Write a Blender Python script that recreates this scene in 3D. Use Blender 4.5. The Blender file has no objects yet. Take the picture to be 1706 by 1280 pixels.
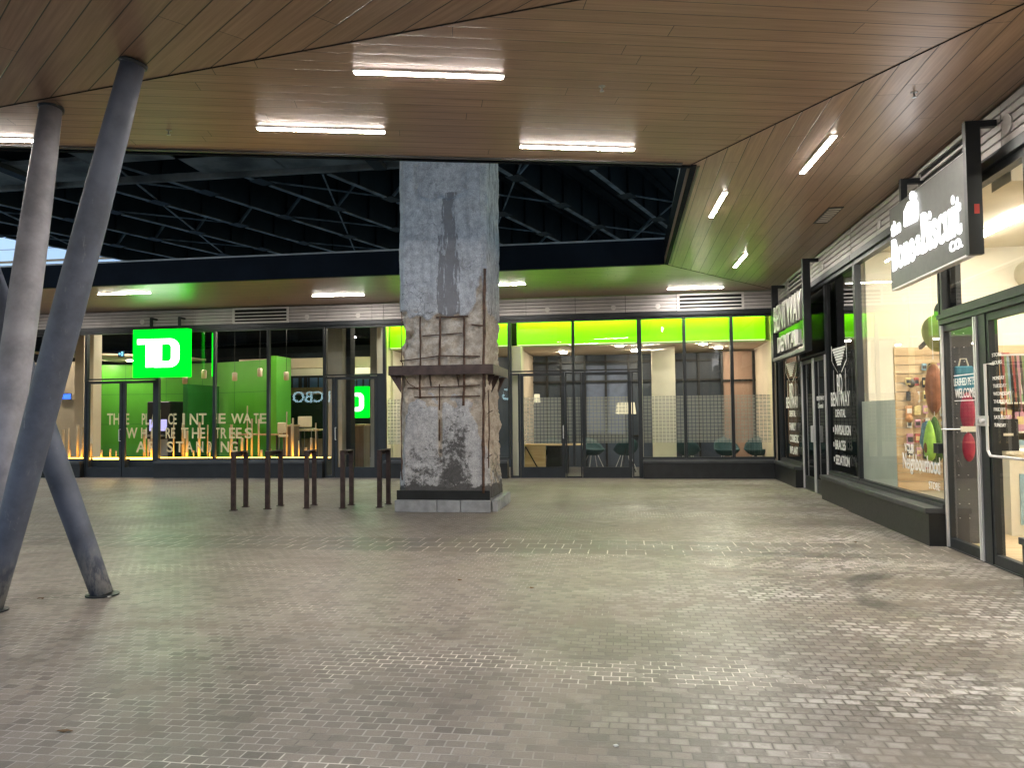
import bpy, bmesh, math, random
from mathutils import Vector, Matrix, noise
random.seed(7)
R = math.radians
S = bpy.context.scene
COL = S.collection

# ---------------------------------------------------------------- camera
FPX, CX, CY, CH = 1281.0, 853.0, 640.0, 1.5
_Y = Vector((188, 51, FPX)).normalized()
_X = -Vector((-(FPX*FPX+51*145.0)/188, 145.0, FPX)).normalized()
_X = (_X - _Y*_X.dot(_Y)).normalized()
_Z = _X.cross(_Y)
cam_right = Vector((_X.x, _Y.x, _Z.x)); cam_down = Vector((_X.y, _Y.y, _Z.y)); cam_fwd = Vector((_X.z, _Y.z, _Z.z))
cd = bpy.data.cameras.new("camera"); cam = bpy.data.objects.new("camera", cd); COL.objects.link(cam)
cd.sensor_width = 36; cd.lens = 36*FPX/1706; cd.clip_end = 2000; cd.clip_start = 0.05
m3 = Matrix((cam_right, -cam_down, -cam_fwd)).transposed()
cam.matrix_world = Matrix.Translation((0, 0, CH)) @ m3.to_4x4()
S.camera = cam

# ---------------------------------------------------------------- world, sun, exposure (dusk)
W = bpy.data.worlds.new("World"); S.world = W; W.use_nodes = True
wn = W.node_tree; wn.nodes.clear()
sky = wn.nodes.new('ShaderNodeTexSky'); sky.sky_type = 'NISHITA'; sky.sun_disc = False
sky.sun_elevation = R(9); sky.sun_rotation = R(200); sky.air_density = 1.3; sky.ozone_density = 3.0; sky.dust_density = 0.6
bg = wn.nodes.new('ShaderNodeBackground'); bg.inputs[1].default_value = 0.15
wo = wn.nodes.new('ShaderNodeOutputWorld')
wn.links.new(sky.outputs[0], bg.inputs[0]); wn.links.new(bg.outputs[0], wo.inputs[0])
sl = bpy.data.lights.new("sun", 'SUN'); sl.energy = 0.12; sl.angle = R(12); sl.color = (0.85, 0.9, 1.0)
so = bpy.data.objects.new("sun", sl); COL.objects.link(so)
so.rotation_euler = (R(60), 0, R(-20))
S.view_settings.view_transform = 'Standard'; S.view_settings.look = 'None'
S.view_settings.exposure = 2.0; S.view_settings.gamma = 1.0
S.cycles.max_bounces = 8; S.cycles.diffuse_bounces = 3; S.cycles.glossy_bounces = 4
S.cycles.transparent_max_bounces = 16; S.cycles.sample_clamp_indirect = 4.0
S.cycles.use_denoising = True

# ---------------------------------------------------------------- pixel -> place (photo pixels, real planes)
def ray(px, py):
    d = Vector((px-CX, py-CY, FPX)); return Vector((d.dot(_X), d.dot(_Y), d.dot(_Z)))
def onz(px, py, z): d = ray(px, py); return Vector((0, 0, CH)) + d*((z-CH)/d.z)
def ony(px, py, y): d = ray(px, py); return Vector((0, 0, CH)) + d*(y/d.y)
def onx(px, py, x): d = ray(px, py); return Vector((0, 0, CH)) + d*(x/d.x)

# ---------------------------------------------------------------- object helpers
def wloc(o):
    v = Vector((0, 0, 0))
    while o is not None: v += o.location; o = o.parent
    return v
def thing(name, label, cat, loc=(0, 0, 0), group=None):
    o = bpy.data.objects.new(name, None); COL.objects.link(o); o.location = loc; o.empty_display_size = .1
    o['label'] = label; o['category'] = cat
    if group: o['group'] = group
    return o
def tag(o, label, cat, group=None):
    o['label'] = label; o['category'] = cat
    if group: o['group'] = group
    return o
def copy_tree(o, parent=None):
    c = o.copy(); COL.objects.link(c); c.parent = parent
    for ch in list(o.children): copy_tree(ch, c)
    return c
def relabel(o, label): o['label'] = label; return o

class Fr:
    def __init__(s, O, U, N): s.O = Vector(O); s.U = Vector(U).normalized(); s.N = Vector(N).normalized(); s.Z = Vector((0, 0, 1))
    def P(s, u, n, z): return s.O + s.U*u + s.N*n + s.Z*z
WORLD = Fr((0, 0, 0), (1, 0, 0), (0, 1, 0))
BACK = Fr((0, 18.4, 0), (1, 0, 0), (0, -1, 0))       # u = x, n towards the plaza
RIGHT = Fr((3.5, 0, 0), (0, -1, 0), (-1, 0, 0))      # u = -y
def bu(px, py=690): return ony(px, py, 18.4).x
def bz(px, py): return ony(px, py, 18.4).z
def ru(px, py=690): return -onx(px, py, 3.5).y
def rz(px, py): return onx(px, py, 3.5).z

class MB:
    def __init__(s): s.bm = bmesh.new(); s.bm.verts.layers.float.new('uvx')
    def box(s, a, b, F=WORLD, bev=0):
        a0 = [min(x, y) for x, y in zip(a, b)]; b0 = [max(x, y) for x, y in zip(a, b)]
        c = [(x, y, z) for z in (a0[2], b0[2]) for y in (a0[1], b0[1]) for x in (a0[0], b0[0])]
        v = [s.bm.verts.new(F.P(*p)) for p in c]
        fs = [s.bm.faces.new([v[i] for i in q]) for q in ((0, 2, 3, 1), (4, 5, 7, 6), (0, 1, 5, 4), (2, 6, 7, 3), (0, 4, 6, 2), (1, 3, 7, 5))]
        if bev:
            es = list({e for f in fs for e in f.edges})
            bmesh.ops.bevel(s.bm, geom=es, offset=bev, segments=1, affect='EDGES')
        return s
    def tube(s, pts, r, seg=10, rad=None, cap=True):
        pts = [Vector(p) for p in pts]; rings = []
        for i, p in enumerate(pts):
            t = (pts[min(i+1, len(pts)-1)]-pts[max(i-1, 0)]).normalized()
            a = t.orthogonal().normalized()
            if i and rings:
                a = (prev - t*prev.dot(t)).normalized()
            prev = a; b = t.cross(a); rr = rad[i] if rad else r
            rings.append([s.bm.verts.new(p + (a*math.cos(2*math.pi*k/seg)+b*math.sin(2*math.pi*k/seg))*rr) for k in range(seg)])
        for A, B in zip(rings, rings[1:]):
            for k in range(seg): s.bm.faces.new((A[k], A[(k+1) % seg], B[(k+1) % seg], B[k]))
        if cap: s.bm.faces.new(rings[0][::-1]); s.bm.faces.new(rings[-1])
        return s
    def lathe(s, c, prof, seg=16, sx=1, sy=1):
        rings = []
        for r, z in prof:
            rings.append([s.bm.verts.new((c[0]+sx*r*math.cos(2*math.pi*k/seg), c[1]+sy*r*math.sin(2*math.pi*k/seg), c[2]+z)) for k in range(seg)])
        for A, B in zip(rings, rings[1:]):
            for k in range(seg): s.bm.faces.new((A[k], A[(k+1) % seg], B[(k+1) % seg], B[k]))
        s.bm.faces.new(rings[0][::-1]); s.bm.faces.new(rings[-1])
        return s
    def bar(s, a, b, w, h):
        a = Vector(a); b = Vector(b); t = (b-a).normalized()
        up = Vector((0, 0, 1)) if abs(t.z) < .95 else Vector((0, 1, 0))
        x = t.cross(up).normalized(); y = x.cross(t)
        q = [(-w/2, -h/2), (w/2, -h/2), (w/2, h/2), (-w/2, h/2)]
        A = [s.bm.verts.new(a+x*i+y*j) for i, j in q]; B = [s.bm.verts.new(b+x*i+y*j) for i, j in q]
        for k in range(4): s.bm.faces.new((A[k], A[(k+1) % 4], B[(k+1) % 4], B[k]))
        s.bm.faces.new(A[::-1]); s.bm.faces.new(B); return s
    def poly(s, pts, th=None):
        v = [s.bm.verts.new(p) for p in pts]; f = s.bm.faces.new(v)
        if th:
            r = bmesh.ops.extrude_face_region(s.bm, geom=[f]); vs = [e for e in r['geom'] if isinstance(e, bmesh.types.BMVert)]
            bmesh.ops.translate(s.bm, verts=vs, vec=Vector(th))
        return s
    def build(s, name, mat, parent=None, smooth=False, fixn=True):
        if fixn: bmesh.ops.recalc_face_normals(s.bm, faces=s.bm.faces)
        off = wloc(parent)
        if parent: bmesh.ops.translate(s.bm, verts=s.bm.verts, vec=-off)
        me = bpy.data.meshes.new(name); s.bm.to_mesh(me); s.bm.free()
        if smooth:
            for p in me.polygons: p.use_smooth = True
        o = bpy.data.objects.new(name, me); COL.objects.link(o)
        if mat: me.materials.append(mat)
        if parent: o.parent = parent
        return o
def box(name, a, b, mat, parent=None, F=WORLD, bev=0): return MB().box(a, b, F, bev).build(name, mat, parent)
def struct(o): o['kind'] = 'structure'; return o

def text(name, s, F, u0, u1, z0, z1, n, mat, parent, ext=.004, bold=0.0, spacing=1.0):
    cu = bpy.data.curves.new('t', 'FONT'); cu.body = s; cu.extrude = .5; cu.offset = bold; cu.space_character = spacing; cu.resolution_u = 3
    to = bpy.data.objects.new('t', cu); COL.objects.link(to); bpy.context.view_layer.update()
    dg = bpy.context.evaluated_depsgraph_get(); me = bpy.data.meshes.new_from_object(to.evaluated_get(dg))
    bpy.data.objects.remove(to); bpy.data.curves.remove(cu)
    xs = [v.co.x for v in me.vertices]; ys = [v.co.y for v in me.vertices]
    x0, x1, y0, y1 = min(xs), max(xs), min(ys), max(ys); off = wloc(parent)
    for v in me.vertices:
        u = u0+(v.co.x-x0)/(x1-x0)*(u1-u0); z = z0+(v.co.y-y0)/(y1-y0)*(z1-z0)
        v.co = F.P(u, n+v.co.z*2*ext/2+ext/2, z)-off
    me.name = name; me.materials.clear(); me.materials.append(mat)
    o = bpy.data.objects.new(name, me); COL.objects.link(o); o.parent = parent; return o
def shape(name, loops, F, n, mat, parent, ext=.01):
    cu = bpy.data.curves.new('t', 'CURVE'); cu.dimensions = '2D'; cu.fill_mode = 'BOTH'; cu.extrude = .5
    for L in loops:
        sp = cu.splines.new('POLY'); sp.points.add(len(L)-1); sp.use_cyclic_u = True
        for p, q in zip(sp.points, L): p.co = (q[0], q[1], 0, 1)
    to = bpy.data.objects.new('t', cu); COL.objects.link(to); bpy.context.view_layer.update()
    dg = bpy.context.evaluated_depsgraph_get(); me = bpy.data.meshes.new_from_object(to.evaluated_get(dg))
    bpy.data.objects.remove(to); bpy.data.curves.remove(cu); off = wloc(parent)
    for v in me.vertices: v.co = F.P(v.co.x, n+v.co.z*ext+ext/2, v.co.y)-off
    me.name = name; me.materials.clear(); me.materials.append(mat)
    o = bpy.data.objects.new(name, me); COL.objects.link(o); o.parent = parent; return o

# ---------------------------------------------------------------- materials
class NT:
    def __init__(s, name):
        s.m = bpy.data.materials.new(name); s.m.use_nodes = True; s.t = s.m.node_tree; s.t.nodes.clear()
        s.out = s.n('ShaderNodeOutputMaterial')
    def n(s, ty, **k):
        x = s.t.nodes.new(ty)
        for a, b in k.items(): setattr(x, a, b)
        return x
    def l(s, a, b): s.t.links.new(a, b)
    def inp(s, node, i, v):
        if v is None: return
        if hasattr(v, 'is_output') or isinstance(v, bpy.types.NodeSocket): s.l(v, node.inputs[i])
        else:
            if isinstance(v, (tuple, list)) and len(v) == 3 and node.inputs[i].type == 'RGBA': v = (*v, 1)
            node.inputs[i].default_value = v
    def math(s, op, a, b=None, c=None, clamp=False):
        x = s.n('ShaderNodeMath', operation=op, use_clamp=clamp); s.inp(x, 0, a); s.inp(x, 1, b)
        if c is not None: s.inp(x, 2, c)
        return x.outputs[0]
    def mix(s, f, a, b, blend='MIX'):
        x = s.n('ShaderNodeMix', data_type='RGBA', blend_type=blend); s.inp(x, 0, f); s.inp(x, 6, a); s.inp(x, 7, b); return x.outputs[2]
    def noise(s, vec, scale, detail=4, rough=.55, dist=0):
        x = s.n('ShaderNodeTexNoise'); s.l(vec, x.inputs['Vector']); x.inputs['Scale'].default_value = scale
        x.inputs['Detail'].default_value = detail; x.inputs['Roughness'].default_value = rough; x.inputs['Distortion'].default_value = dist; return x.outputs[0]
    def ramp(s, f, lo, hi):
        x = s.n('ShaderNodeMapRange', clamp=True); x.interpolation_type = 'SMOOTHSTEP'
        s.inp(x, 0, f); s.inp(x, 1, lo); s.inp(x, 2, hi); return x.outputs[0]
    def coord(s): return s.n('ShaderNodeTexCoord').outputs['Object']
    def mapv(s, vec, loc=(0, 0, 0), rot=(0, 0, 0), scale=(1, 1, 1)):
        x = s.n('ShaderNodeMapping'); s.l(vec, x.inputs[0]); x.inputs[1].default_value = loc; x.inputs[2].default_value = rot; x.inputs[3].default_value = scale; return x.outputs[0]
    def bump(s, h, st=.3, dist=.01, nrm=None):
        x = s.n('ShaderNodeBump'); s.l(h, x.inputs['Height']); x.inputs['Strength'].default_value = st; x.inputs['Distance'].default_value = dist
        if nrm is not None: s.l(nrm, x.inputs['Normal'])
        return x.outputs[0]
    def pbr(s, col, rough=.5, metal=0, nrm=None, spec=.5, emis=None, es=0):
        x = s.n('ShaderNodeBsdfPrincipled'); s.inp(x, 'Base Color', col); s.inp(x, 'Roughness', rough); s.inp(x, 'Metallic', metal)
        x.inputs['Specular IOR Level'].default_value = spec
        if nrm is not None: s.l(nrm, x.inputs['Normal'])
        if emis: s.inp(x, 'Emission Color', emis); x.inputs['Emission Strength'].default_value = es
        s.l(x.outputs[0], s.out.inputs[0]); return s.m

def plain(name, col, rough=.5, metal=0, var=.12, scale=6, bump=.05, spec=.5):
    t = NT(name); c = t.coord(); f = t.noise(c, scale, 5)
    g = t.noise(c, scale*9, 3)
    cc = t.mix(t.ramp(f, .3, .7), tuple(x*(1-var) for x in col), tuple(min(1, x*(1+var)) for x in col))
    rr = t.math('ADD', t.math('MULTIPLY', g, .16), rough-.08)
    return t.pbr(cc, rr, metal, t.bump(g, bump, .003) if bump else None, spec)
def emit(name, col, st):
    t = NT(name); x = t.n('ShaderNodeEmission'); t.inp(x, 0, col); x.inputs[1].default_value = st; t.l(x.outputs[0], t.out.inputs[0]); return t.m
def glass(name, tint=(.86, .9, .88), ior=1.5, boost=1.0, rough=0.0):
    t = NT(name); fr = t.n('ShaderNodeFresnel'); ge = t.n('ShaderNodeNewGeometry')
    t.l(t.math('ADD', t.math('MULTIPLY', ge.outputs['Backfacing'], 1/ior-ior), ior), fr.inputs[0])
    tr = t.n('ShaderNodeBsdfTransparent'); t.inp(tr, 0, tint)
    gl = t.n('ShaderNodeBsdfGlossy'); gl.inputs['Roughness'].default_value = rough
    c = t.coord(); t.l(t.bump(t.noise(c, .7, 1), .02, .05), gl.inputs['Normal'])
    f = t.math('MULTIPLY', fr.outputs[0], boost, clamp=True)
    mx = t.n('ShaderNodeMixShader'); t.l(f, mx.inputs[0]); t.l(tr.outputs[0], mx.inputs[1]); t.l(gl.outputs[0], mx.inputs[2])
    t.l(mx.outputs[0], t.out.inputs[0]); return t.m
def wood(name, a, b, axis=2, sc=18, rough=.5):
    t = NT(name); c = t.coord(); s = [sc]*3; s[axis] = sc*.06
    f = t.noise(t.mapv(c, scale=tuple(s)), 1, 6, .6, .6)
    return t.pbr(t.mix(t.ramp(f, .3, .7), a, b), rough, 0, t.bump(f, .1, .003))

def soffit(name, ang, pitch=.17, tint=1.0, off=0.0):
    # planks run along direction ang (degrees from +x)
    t = NT(name); c = t.coord(); r = t.mapv(c, loc=(0, off, 0), rot=(0, 0, R(-ang)))
    sx = t.n('ShaderNodeSeparateXYZ'); t.l(r, sx.inputs[0]); u, v = sx.outputs[0], sx.outputs[1]
    k = t.math('DIVIDE', v, pitch); idx = t.math('FLOOR', k); fr = t.math('SUBTRACT', k, idx)
    d = t.math('ABSOLUTE', t.math('SUBTRACT', fr, .5))                # .5 at the joint
    groove = t.ramp(d, .468, .486)
    wo_ = t.n('ShaderNodeTexWhiteNoise', noise_dimensions='1D'); t.l(idx, wo_.inputs['W']); u = t.math('ADD', u, t.math('MULTIPLY', wo_.outputs[0], 7.3)); du = t.math('FRACT', t.math('DIVIDE', u, 3.66)); groove = t.math('MAXIMUM', groove, t.math('LESS_THAN', du, .0016))
    wn_ = t.n('ShaderNodeTexWhiteNoise', noise_dimensions='2D')
    seg = t.math('FLOOR', t.math('ADD', t.math('DIVIDE', u, 3.66), t.math('MULTIPLY', t.math('MODULO', idx, 2.0), .0)))
    cb = t.n('ShaderNodeCombineXYZ'); t.l(idx, cb.inputs[0]); t.l(seg, cb.inputs[1]); t.l(cb.outputs[0], wn_.inputs[0])
    gr = t.noise(t.mapv(r, scale=(1.2, 38, 1)), 1, 5, .6, .4)
    big = t.noise(c, .5, 3)
    base = t.mix(t.ramp(gr, .3, .72), (.27*tint, .17*tint, .115*tint), (.42*tint, .28*tint, .19*tint))
    base = t.mix(t.math('MULTIPLY', wn_.outputs[0], .32), base, (.20*tint, .13*tint, .09*tint))
    base = t.mix(t.math('MULTIPLY', t.ramp(big, .4, .75), .2), base, (.2, .15, .12))
    base = t.mix(groove, base, (.012, .009, .007))
    # each plank a touch crowned / tilted
    tilt = t.math('MULTIPLY', t.math('SUBTRACT', wn_.outputs[0], .5), t.math('MULTIPLY', fr, 1.0))
    h = t.math('ADD', t.math('MULTIPLY', t.math('SUBTRACT', 1.0, groove), 1.0), t.math('MULTIPLY', tilt, .05))
    h = t.math('ADD', h, t.math('MULTIPLY', t.math('MULTIPLY', d, d), -.5))
    h = t.math('ADD', h, t.math('MULTIPLY', gr, .015))
    rough = t.math('ADD', t.math('MULTIPLY', gr, .12), .30)
    return t.pbr(base, rough, .15, t.bump(h, .5, .006), .7)

def pavers():
    t = NT('paving'); c = t.coord()
    c2 = t.n('ShaderNodeVectorMath', operation='ADD'); nz = t.n('ShaderNodeTexNoise'); t.l(c, nz.inputs['Vector']); nz.inputs['Scale'].default_value = 5
    sc_ = t.n('ShaderNodeVectorMath', operation='SCALE'); t.l(nz.outputs[1], sc_.inputs[0]); sc_.inputs['Scale'].default_value = .016
    t.l(c, c2.inputs[0]); t.l(sc_.outputs[0], c2.inputs[1]); cw = c2.outputs[0]
    def brick(w, h, mort, off=.5, loc=(0, 0, 0), sm=.25):
        b = t.n('ShaderNodeTexBrick'); b.offset = off; t.l(t.mapv(cw, loc=loc), b.inputs['Vector'])
        b.inputs['Color1'].default_value = (0, 0, 0, 1); b.inputs['Color2'].default_value = (1, 1, 1, 1); b.inputs['Mortar'].default_value = (.5, .5, .5, 1)
        b.inputs['Scale'].default_value = 1; b.inputs['Mortar Size'].default_value = mort; b.inputs['Mortar Smooth'].default_value = sm
        b.inputs['Brick Width'].default_value = w; b.inputs['Row Height'].default_value = h; return b.outputs[0], b.outputs[1]
    ca, fa = brick(.092, .074, .0045)
    cb_, fb = brick(.205, .31, .007, loc=(0, -.03, 0))
    sx = t.n('ShaderNodeSeparateXYZ'); t.l(c, sx.inputs[0]); y = sx.outputs[1]; x = sx.outputs[0]
    cs, fs_ = brick(.092, .074, .020, sm=1.0)
    band = t.math('MULTIPLY', t.math('GREATER_THAN', y, 8.40), t.math('LESS_THAN', y, 9.33))
    tone = t.mix(band, ca, cb_); fac = t.mix(band, fa, fb)
    sv = t.n('ShaderNodeSeparateColor'); t.l(tone, sv.inputs[0]); tone = sv.outputs[0]
    sf = t.n('ShaderNodeSeparateColor'); t.l(fac, sf.inputs[0]); joint = sf.outputs[0]
    fine = t.noise(c, 60, 5, .7); mid = t.noise(c, 7, 5, .6); big = t.noise(c, .45, 5, .55, .6); big2 = t.noise(t.mapv(c, loc=(31, 7, 3)), .7, 5, .6, .8); str_ = t.noise(t.mapv(c, loc=(3, 19, 0), scale=(.35, 1.3, 1)), 1.0, 5, .6, .5)
    base = t.mix(t.ramp(tone, 0, 1), (.118, .099, .083), (.25, .212, .178))
    base = t.mix(t.math('MULTIPLY', band, .85), base, (.055, .057, .050))
    base = t.mix(t.math('MULTIPLY', t.ramp(mid, .38, .66), .5), base, (.25, .215, .175))
    base = t.mix(t.math('MULTIPLY', t.ramp(t.noise(c, 130, 4, .8), .35, .7), .45), base, (.055, .05, .045))
    base = t.mix(t.math('MULTIPLY', t.ramp(t.noise(t.mapv(c, loc=(50, 3, 1)), .25, 4, .6, .5), .42, .62), .38), base, (.055, .050, .045))
    # worn, pale stone faces in patches (towards the shop side and lower right)
    worn = t.math('MULTIPLY', t.ramp(str_, .36, .66), t.ramp(t.math('ADD', t.math('MULTIPLY', x, .16), t.math('MULTIPLY', big2, 1.0)), .38, .85))
    fq = t.n('ShaderNodeSeparateColor'); t.l(fs_, fq.inputs[0])
    face = t.math('MULTIPLY', t.math('SUBTRACT', 1.0, fq.outputs[0]), t.ramp(t.math('ADD', t.math('MULTIPLY', tone, .3), t.math('MULTIPLY', t.noise(c, 22, 5, .7), 1.0)), .42, .85))
    base = t.mix(t.math('MULTIPLY', t.math('MULTIPLY', worn, face), .8), base, (.60, .57, .55))
    # sandy dirt film hiding joints
    film = t.math('MAXIMUM', t.math('MULTIPLY', t.ramp(big, .40, .62), t.ramp(y, 4.0, 10.0)), t.math('MULTIPLY', t.ramp(t.noise(t.mapv(c, loc=(71, 33, 0)), .8, 5, .65, .9), .46, .62), .75))
    jd = t.math('MULTIPLY', joint, t.math('SUBTRACT', 1.0, t.math('MULTIPLY', film, .85)))
    base = t.mix(t.math('MULTIPLY', jd, .72), base, (.045, .038, .032))
    base = t.mix(t.math('MULTIPLY', film, .5), base, (.185, .155, .122))
    lj = t.math('MULTIPLY', t.math('MULTIPLY', joint, t.ramp(t.math('ADD', t.math('MULTIPLY', x, -.30), big2), .35, .9)), t.ramp(t.noise(c, 3.1, 4, .6), .32, .55)); base = t.mix(t.math('MULTIPLY', lj, .75), base, (.36, .33, .31))
    dust = t.math('MULTIPLY', t.ramp(t.noise(t.mapv(c, loc=(17, 51, 0), scale=(.8, 1.5, 1)), 1.3, 6, .7, 1.2), .56, .74), t.ramp(fine, .3, .6)); base = t.mix(t.math('MULTIPLY', dust, .38), base, (.40, .36, .31))
    # pale efflorescence in joints
    eff = t.math('MULTIPLY', t.ramp(t.noise(t.mapv(c, loc=(9, 2, 4), scale=(.6, 1.4, 1)), .9, 5, .65, .8), .53, .64), joint)
    eff2 = t.math('MULTIPLY', t.math('MULTIPLY', joint, band), t.ramp(t.noise(c, 2.2, 4), .4, .55))
    eff = t.math('MULTIPLY', t.math('MAXIMUM', eff, eff2), t.ramp(mid, .38, .56))
    base = t.mix(t.math('MULTIPLY', eff, .9), base, (.62, .56, .5))
    # dark oily stains
    st = t.ramp(t.noise(t.mapv(c, loc=(4, 13, 8)), .55, 5, .6, 1.0), .66, .76)
    base = t.mix(t.math('MULTIPLY', st, .65), base, (.03, .028, .026))
    h = t.math('ADD', t.math('MULTIPLY', t.math('SUBTRACT', 1.0, joint), .8), t.math('ADD', t.math('MULTIPLY', tone, .35), t.math('MULTIPLY', fine, .35)))
    h = t.math('ADD', h, t.math('MULTIPLY', mid, .5))
    rough = t.math('ADD', t.math('MULTIPLY', mid, .25), t.math('ADD', .25, t.math('MULTIPLY', film, .14)))
    return t.pbr(base, rough, 0, t.bump(h, .5, .008), .45)

def pier_mat():
    t = NT('weathered concrete'); c = t.coord()
    def at(n): x = t.n('ShaderNodeAttribute'); x.attribute_name = n; return x.outputs['Fac']
    spall, grime, drip = at('spall'), at('grime'), at('drip')
    fine = t.noise(c, 45, 6, .7); mid = t.noise(c, 9, 6, .65); big = t.noise(c, 2, 5, .6)
    vo = t.n('ShaderNodeTexVoronoi', feature='DISTANCE_TO_EDGE')
    nz = t.n('ShaderNodeTexNoise'); t.l(c, nz.inputs['Vector']); nz.inputs['Scale'].default_value = 3; nz.inputs['Detail'].default_value = 5
    ad = t.n('ShaderNodeVectorMath', operation='MULTIPLY_ADD'); t.l(nz.outputs[1], ad.inputs[0]); ad.inputs[1].default_value = (.35, .35, .35); t.l(c, ad.inputs[2])
    t.l(ad.outputs[0], vo.inputs['Vector']); vo.inputs['Scale'].default_value = 5.0
    blot = t.ramp(t.noise(t.mapv(c, loc=(2, 8, 5), scale=(1, 1, .6)), 3.2, 7, .72, .8), .54, .68)
    streak = t.ramp(t.noise(t.mapv(c, scale=(7, 7, .5)), 1, 5, .65), .5, .72)
    crack = t.math('MULTIPLY', t.math('SUBTRACT', 1.0, t.ramp(vo.outputs[0], .004, .02)), t.ramp(t.noise(t.mapv(c, loc=(5, 1, 2)), 1.3, 3), .46, .62))
    vo2 = t.n('ShaderNodeTexVoronoi', feature='DISTANCE_TO_EDGE'); t.l(ad.outputs[0], vo2.inputs['Vector']); vo2.inputs['Scale'].default_value = 26
    craze = t.math('MULTIPLY', t.math('SUBTRACT', 1.0, t.ramp(vo2.outputs[0], .01, .05)), .35)
    paint = t.mix(t.ramp(mid, .3, .7), (.36, .36, .375), (.58, .58, .60))
    paint = t.mix(t.math('MULTIPLY', t.ramp(t.noise(c, 70, 5, .8), .46, .64), .7), paint, (.2, .2, .21))
    paint = t.mix(t.math('MULTIPLY', streak, .45), paint, (.21, .21, .22))
    paint = t.mix(t.math('MULTIPLY', blot, .5), paint, (.19, .18, .175))
    paint = t.mix(craze, paint, (.14, .14, .15))
    paint = t.mix(t.math('MULTIPLY', crack, .8), paint, (.07, .07, .075))
    dn = t.ramp(t.math('ADD', drip, t.math('MULTIPLY', t.math('SUBTRACT', t.noise(t.mapv(c, scale=(14, 14, 2.2)), 2, 6, .65), .5), 2.2)), .45, .58)
    paint = t.mix(t.math('MULTIPLY', dn, .85), paint, (.17, .16, .165))
    raw = t.mix(t.ramp(mid, .3, .7), (.34, .29, .24), (.54, .48, .41))
    raw = t.mix(t.math('MULTIPLY', t.ramp(fine, .45, .7), .6), raw, (.2, .165, .13))
    rust = t.ramp(t.noise(t.mapv(c, loc=(3, 3, 3), scale=(2, 2, .7)), 2.2, 5, .6), .6, .74)
    raw = t.mix(t.math('MULTIPLY', rust, .6), raw, (.2, .085, .04))
    sm = t.ramp(t.math('ADD', spall, t.math('MULTIPLY', t.math('SUBTRACT', fine, .5), .5)), .42, .55)
    col = t.mix(sm, paint, raw)
    gv = t.math('ADD', grime, t.math('MULTIPLY', t.math('ADD', t.math('SUBTRACT', t.noise(c, 26, 9, .85), .5), t.math('MULTIPLY', t.math('SUBTRACT', t.noise(c, 5, 5, .6), .5), .8)), 2.3))
    gm = t.ramp(gv, .42, .85)
    col = t.mix(t.math('MULTIPLY', gm, .88), col, (.045, .043, .042))
    h = t.math('ADD', t.math('MULTIPLY', fine, .7), t.math('ADD', t.math('MULTIPLY', mid, 1.2), t.math('MULTIPLY', crack, -1.0)))
    h = t.math('SUBTRACT', h, t.math('MULTIPLY', dn, .5))
    return t.pbr(col, .85, 0, t.bump(h, .8, .012), .25)

M = {}
M['pave'] = pavers()
M['sof_near'] = soffit('wood soffit near', 14.5, .16)
M['sof_right'] = soffit('wood soffit right', 90, .19)
M['sof_back'] = soffit('wood soffit back', 0, .16)
M['sof_left'] = soffit('wood soffit left', -38, .2)
M['pier'] = pier_mat()
M['dark'] = plain('gunmetal frame', (.020, .024, .028), .42, .2, .15, 4)
M['black'] = plain('black plinth stone', (.011, .012, .013), .42, 0, .3, 5)
M['gloss'] = plain('black gloss panel', (.012, .013, .013), .1, 0, .1, 3, 0)
M['sill'] = plain('grey metal sill', (.06, .063, .067), .45, .3, .15, 3)
M['clad'] = plain('pale grey cladding', (.46, .43, .42), .45, .2, .10, 2.2)
M['vent'] = plain('white vent paint', (.60, .57, .55), .45, .1, .08, 3)
M['void'] = plain('dark void', (.008, .008, .009), .9, 0)
M['fascia'] = plain('dark blue fascia', (.006, .009, .015), .8, 0, .2, 1.5, .05, .1)
def tubemat(name, col, sc):
    t = NT(name); c = t.coord(); z = t.n('ShaderNodeSeparateXYZ'); t.l(c, z.inputs[0]); f = t.noise(c, 2.5, 6, .65); g = t.noise(t.mapv(c, scale=(1, 1, .35)), 14, 6, .75)
    b = t.mix(t.ramp(f, .3, .7), tuple(v*.72 for v in col), tuple(v*1.3 for v in col))
    b = t.mix(t.math('MULTIPLY', t.ramp(g, .60, .72), .35), b, (.30, .30, .32))
    foot = t.math('MULTIPLY', t.math('SUBTRACT', 1.0, t.ramp(z.outputs[2], .02, .55)), t.ramp(g, .38, .6)); b = t.mix(t.math('MULTIPLY', foot, sc), b, (.42, .41, .39))
    return t.pbr(b, t.math('ADD', t.math('MULTIPLY', f, .2), .48), 0, t.bump(g, .25, .004), .35)
M['tube'] = tubemat('navy grey column paint', (.078, .090, .125), .6); M['tubepale'] = tubemat('pale grey column tone', (.25, .245, .28), .3)  # leftmost tube gets a paler grey than the other two
M['rust'] = plain('rusty rebar', (.085, .045, .030), .8, .1, .45, 14, .5)
M['corten'] = plain('brown painted steel', (.06, .038, .034), .55, .3, .3, 8, .2)
M['kerb'] = plain('grey granite kerb', (.26, .27, .29), .6, 0, .2, 7, .3)
M['girder'] = plain('dark green girder paint', (.03, .042, .045), .65, .1, .3, .7, .3)
M['flange'] = plain('pale worn flange', (.32, .38, .42), .6, .1, .5, 1.3, .3)
M['deck'] = plain('deck underside', (.035, .042, .048), .8, 0, .4, .5, .3)
M['slab'] = plain('stained concrete slab', (.42, .42, .40), .9, 0, .5, .6, .4, .1)
M['glass'] = glass('clear shop glass', (.86, .89, .87), 1.5, 1.05)
M['glassdark'] = glass('dark tinted glass', (.16, .20, .18), 1.5, 1.3)
M['film'] = plain('frosted film', (.60, .62, .55), .5, 0, .08, 1.5)
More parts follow.
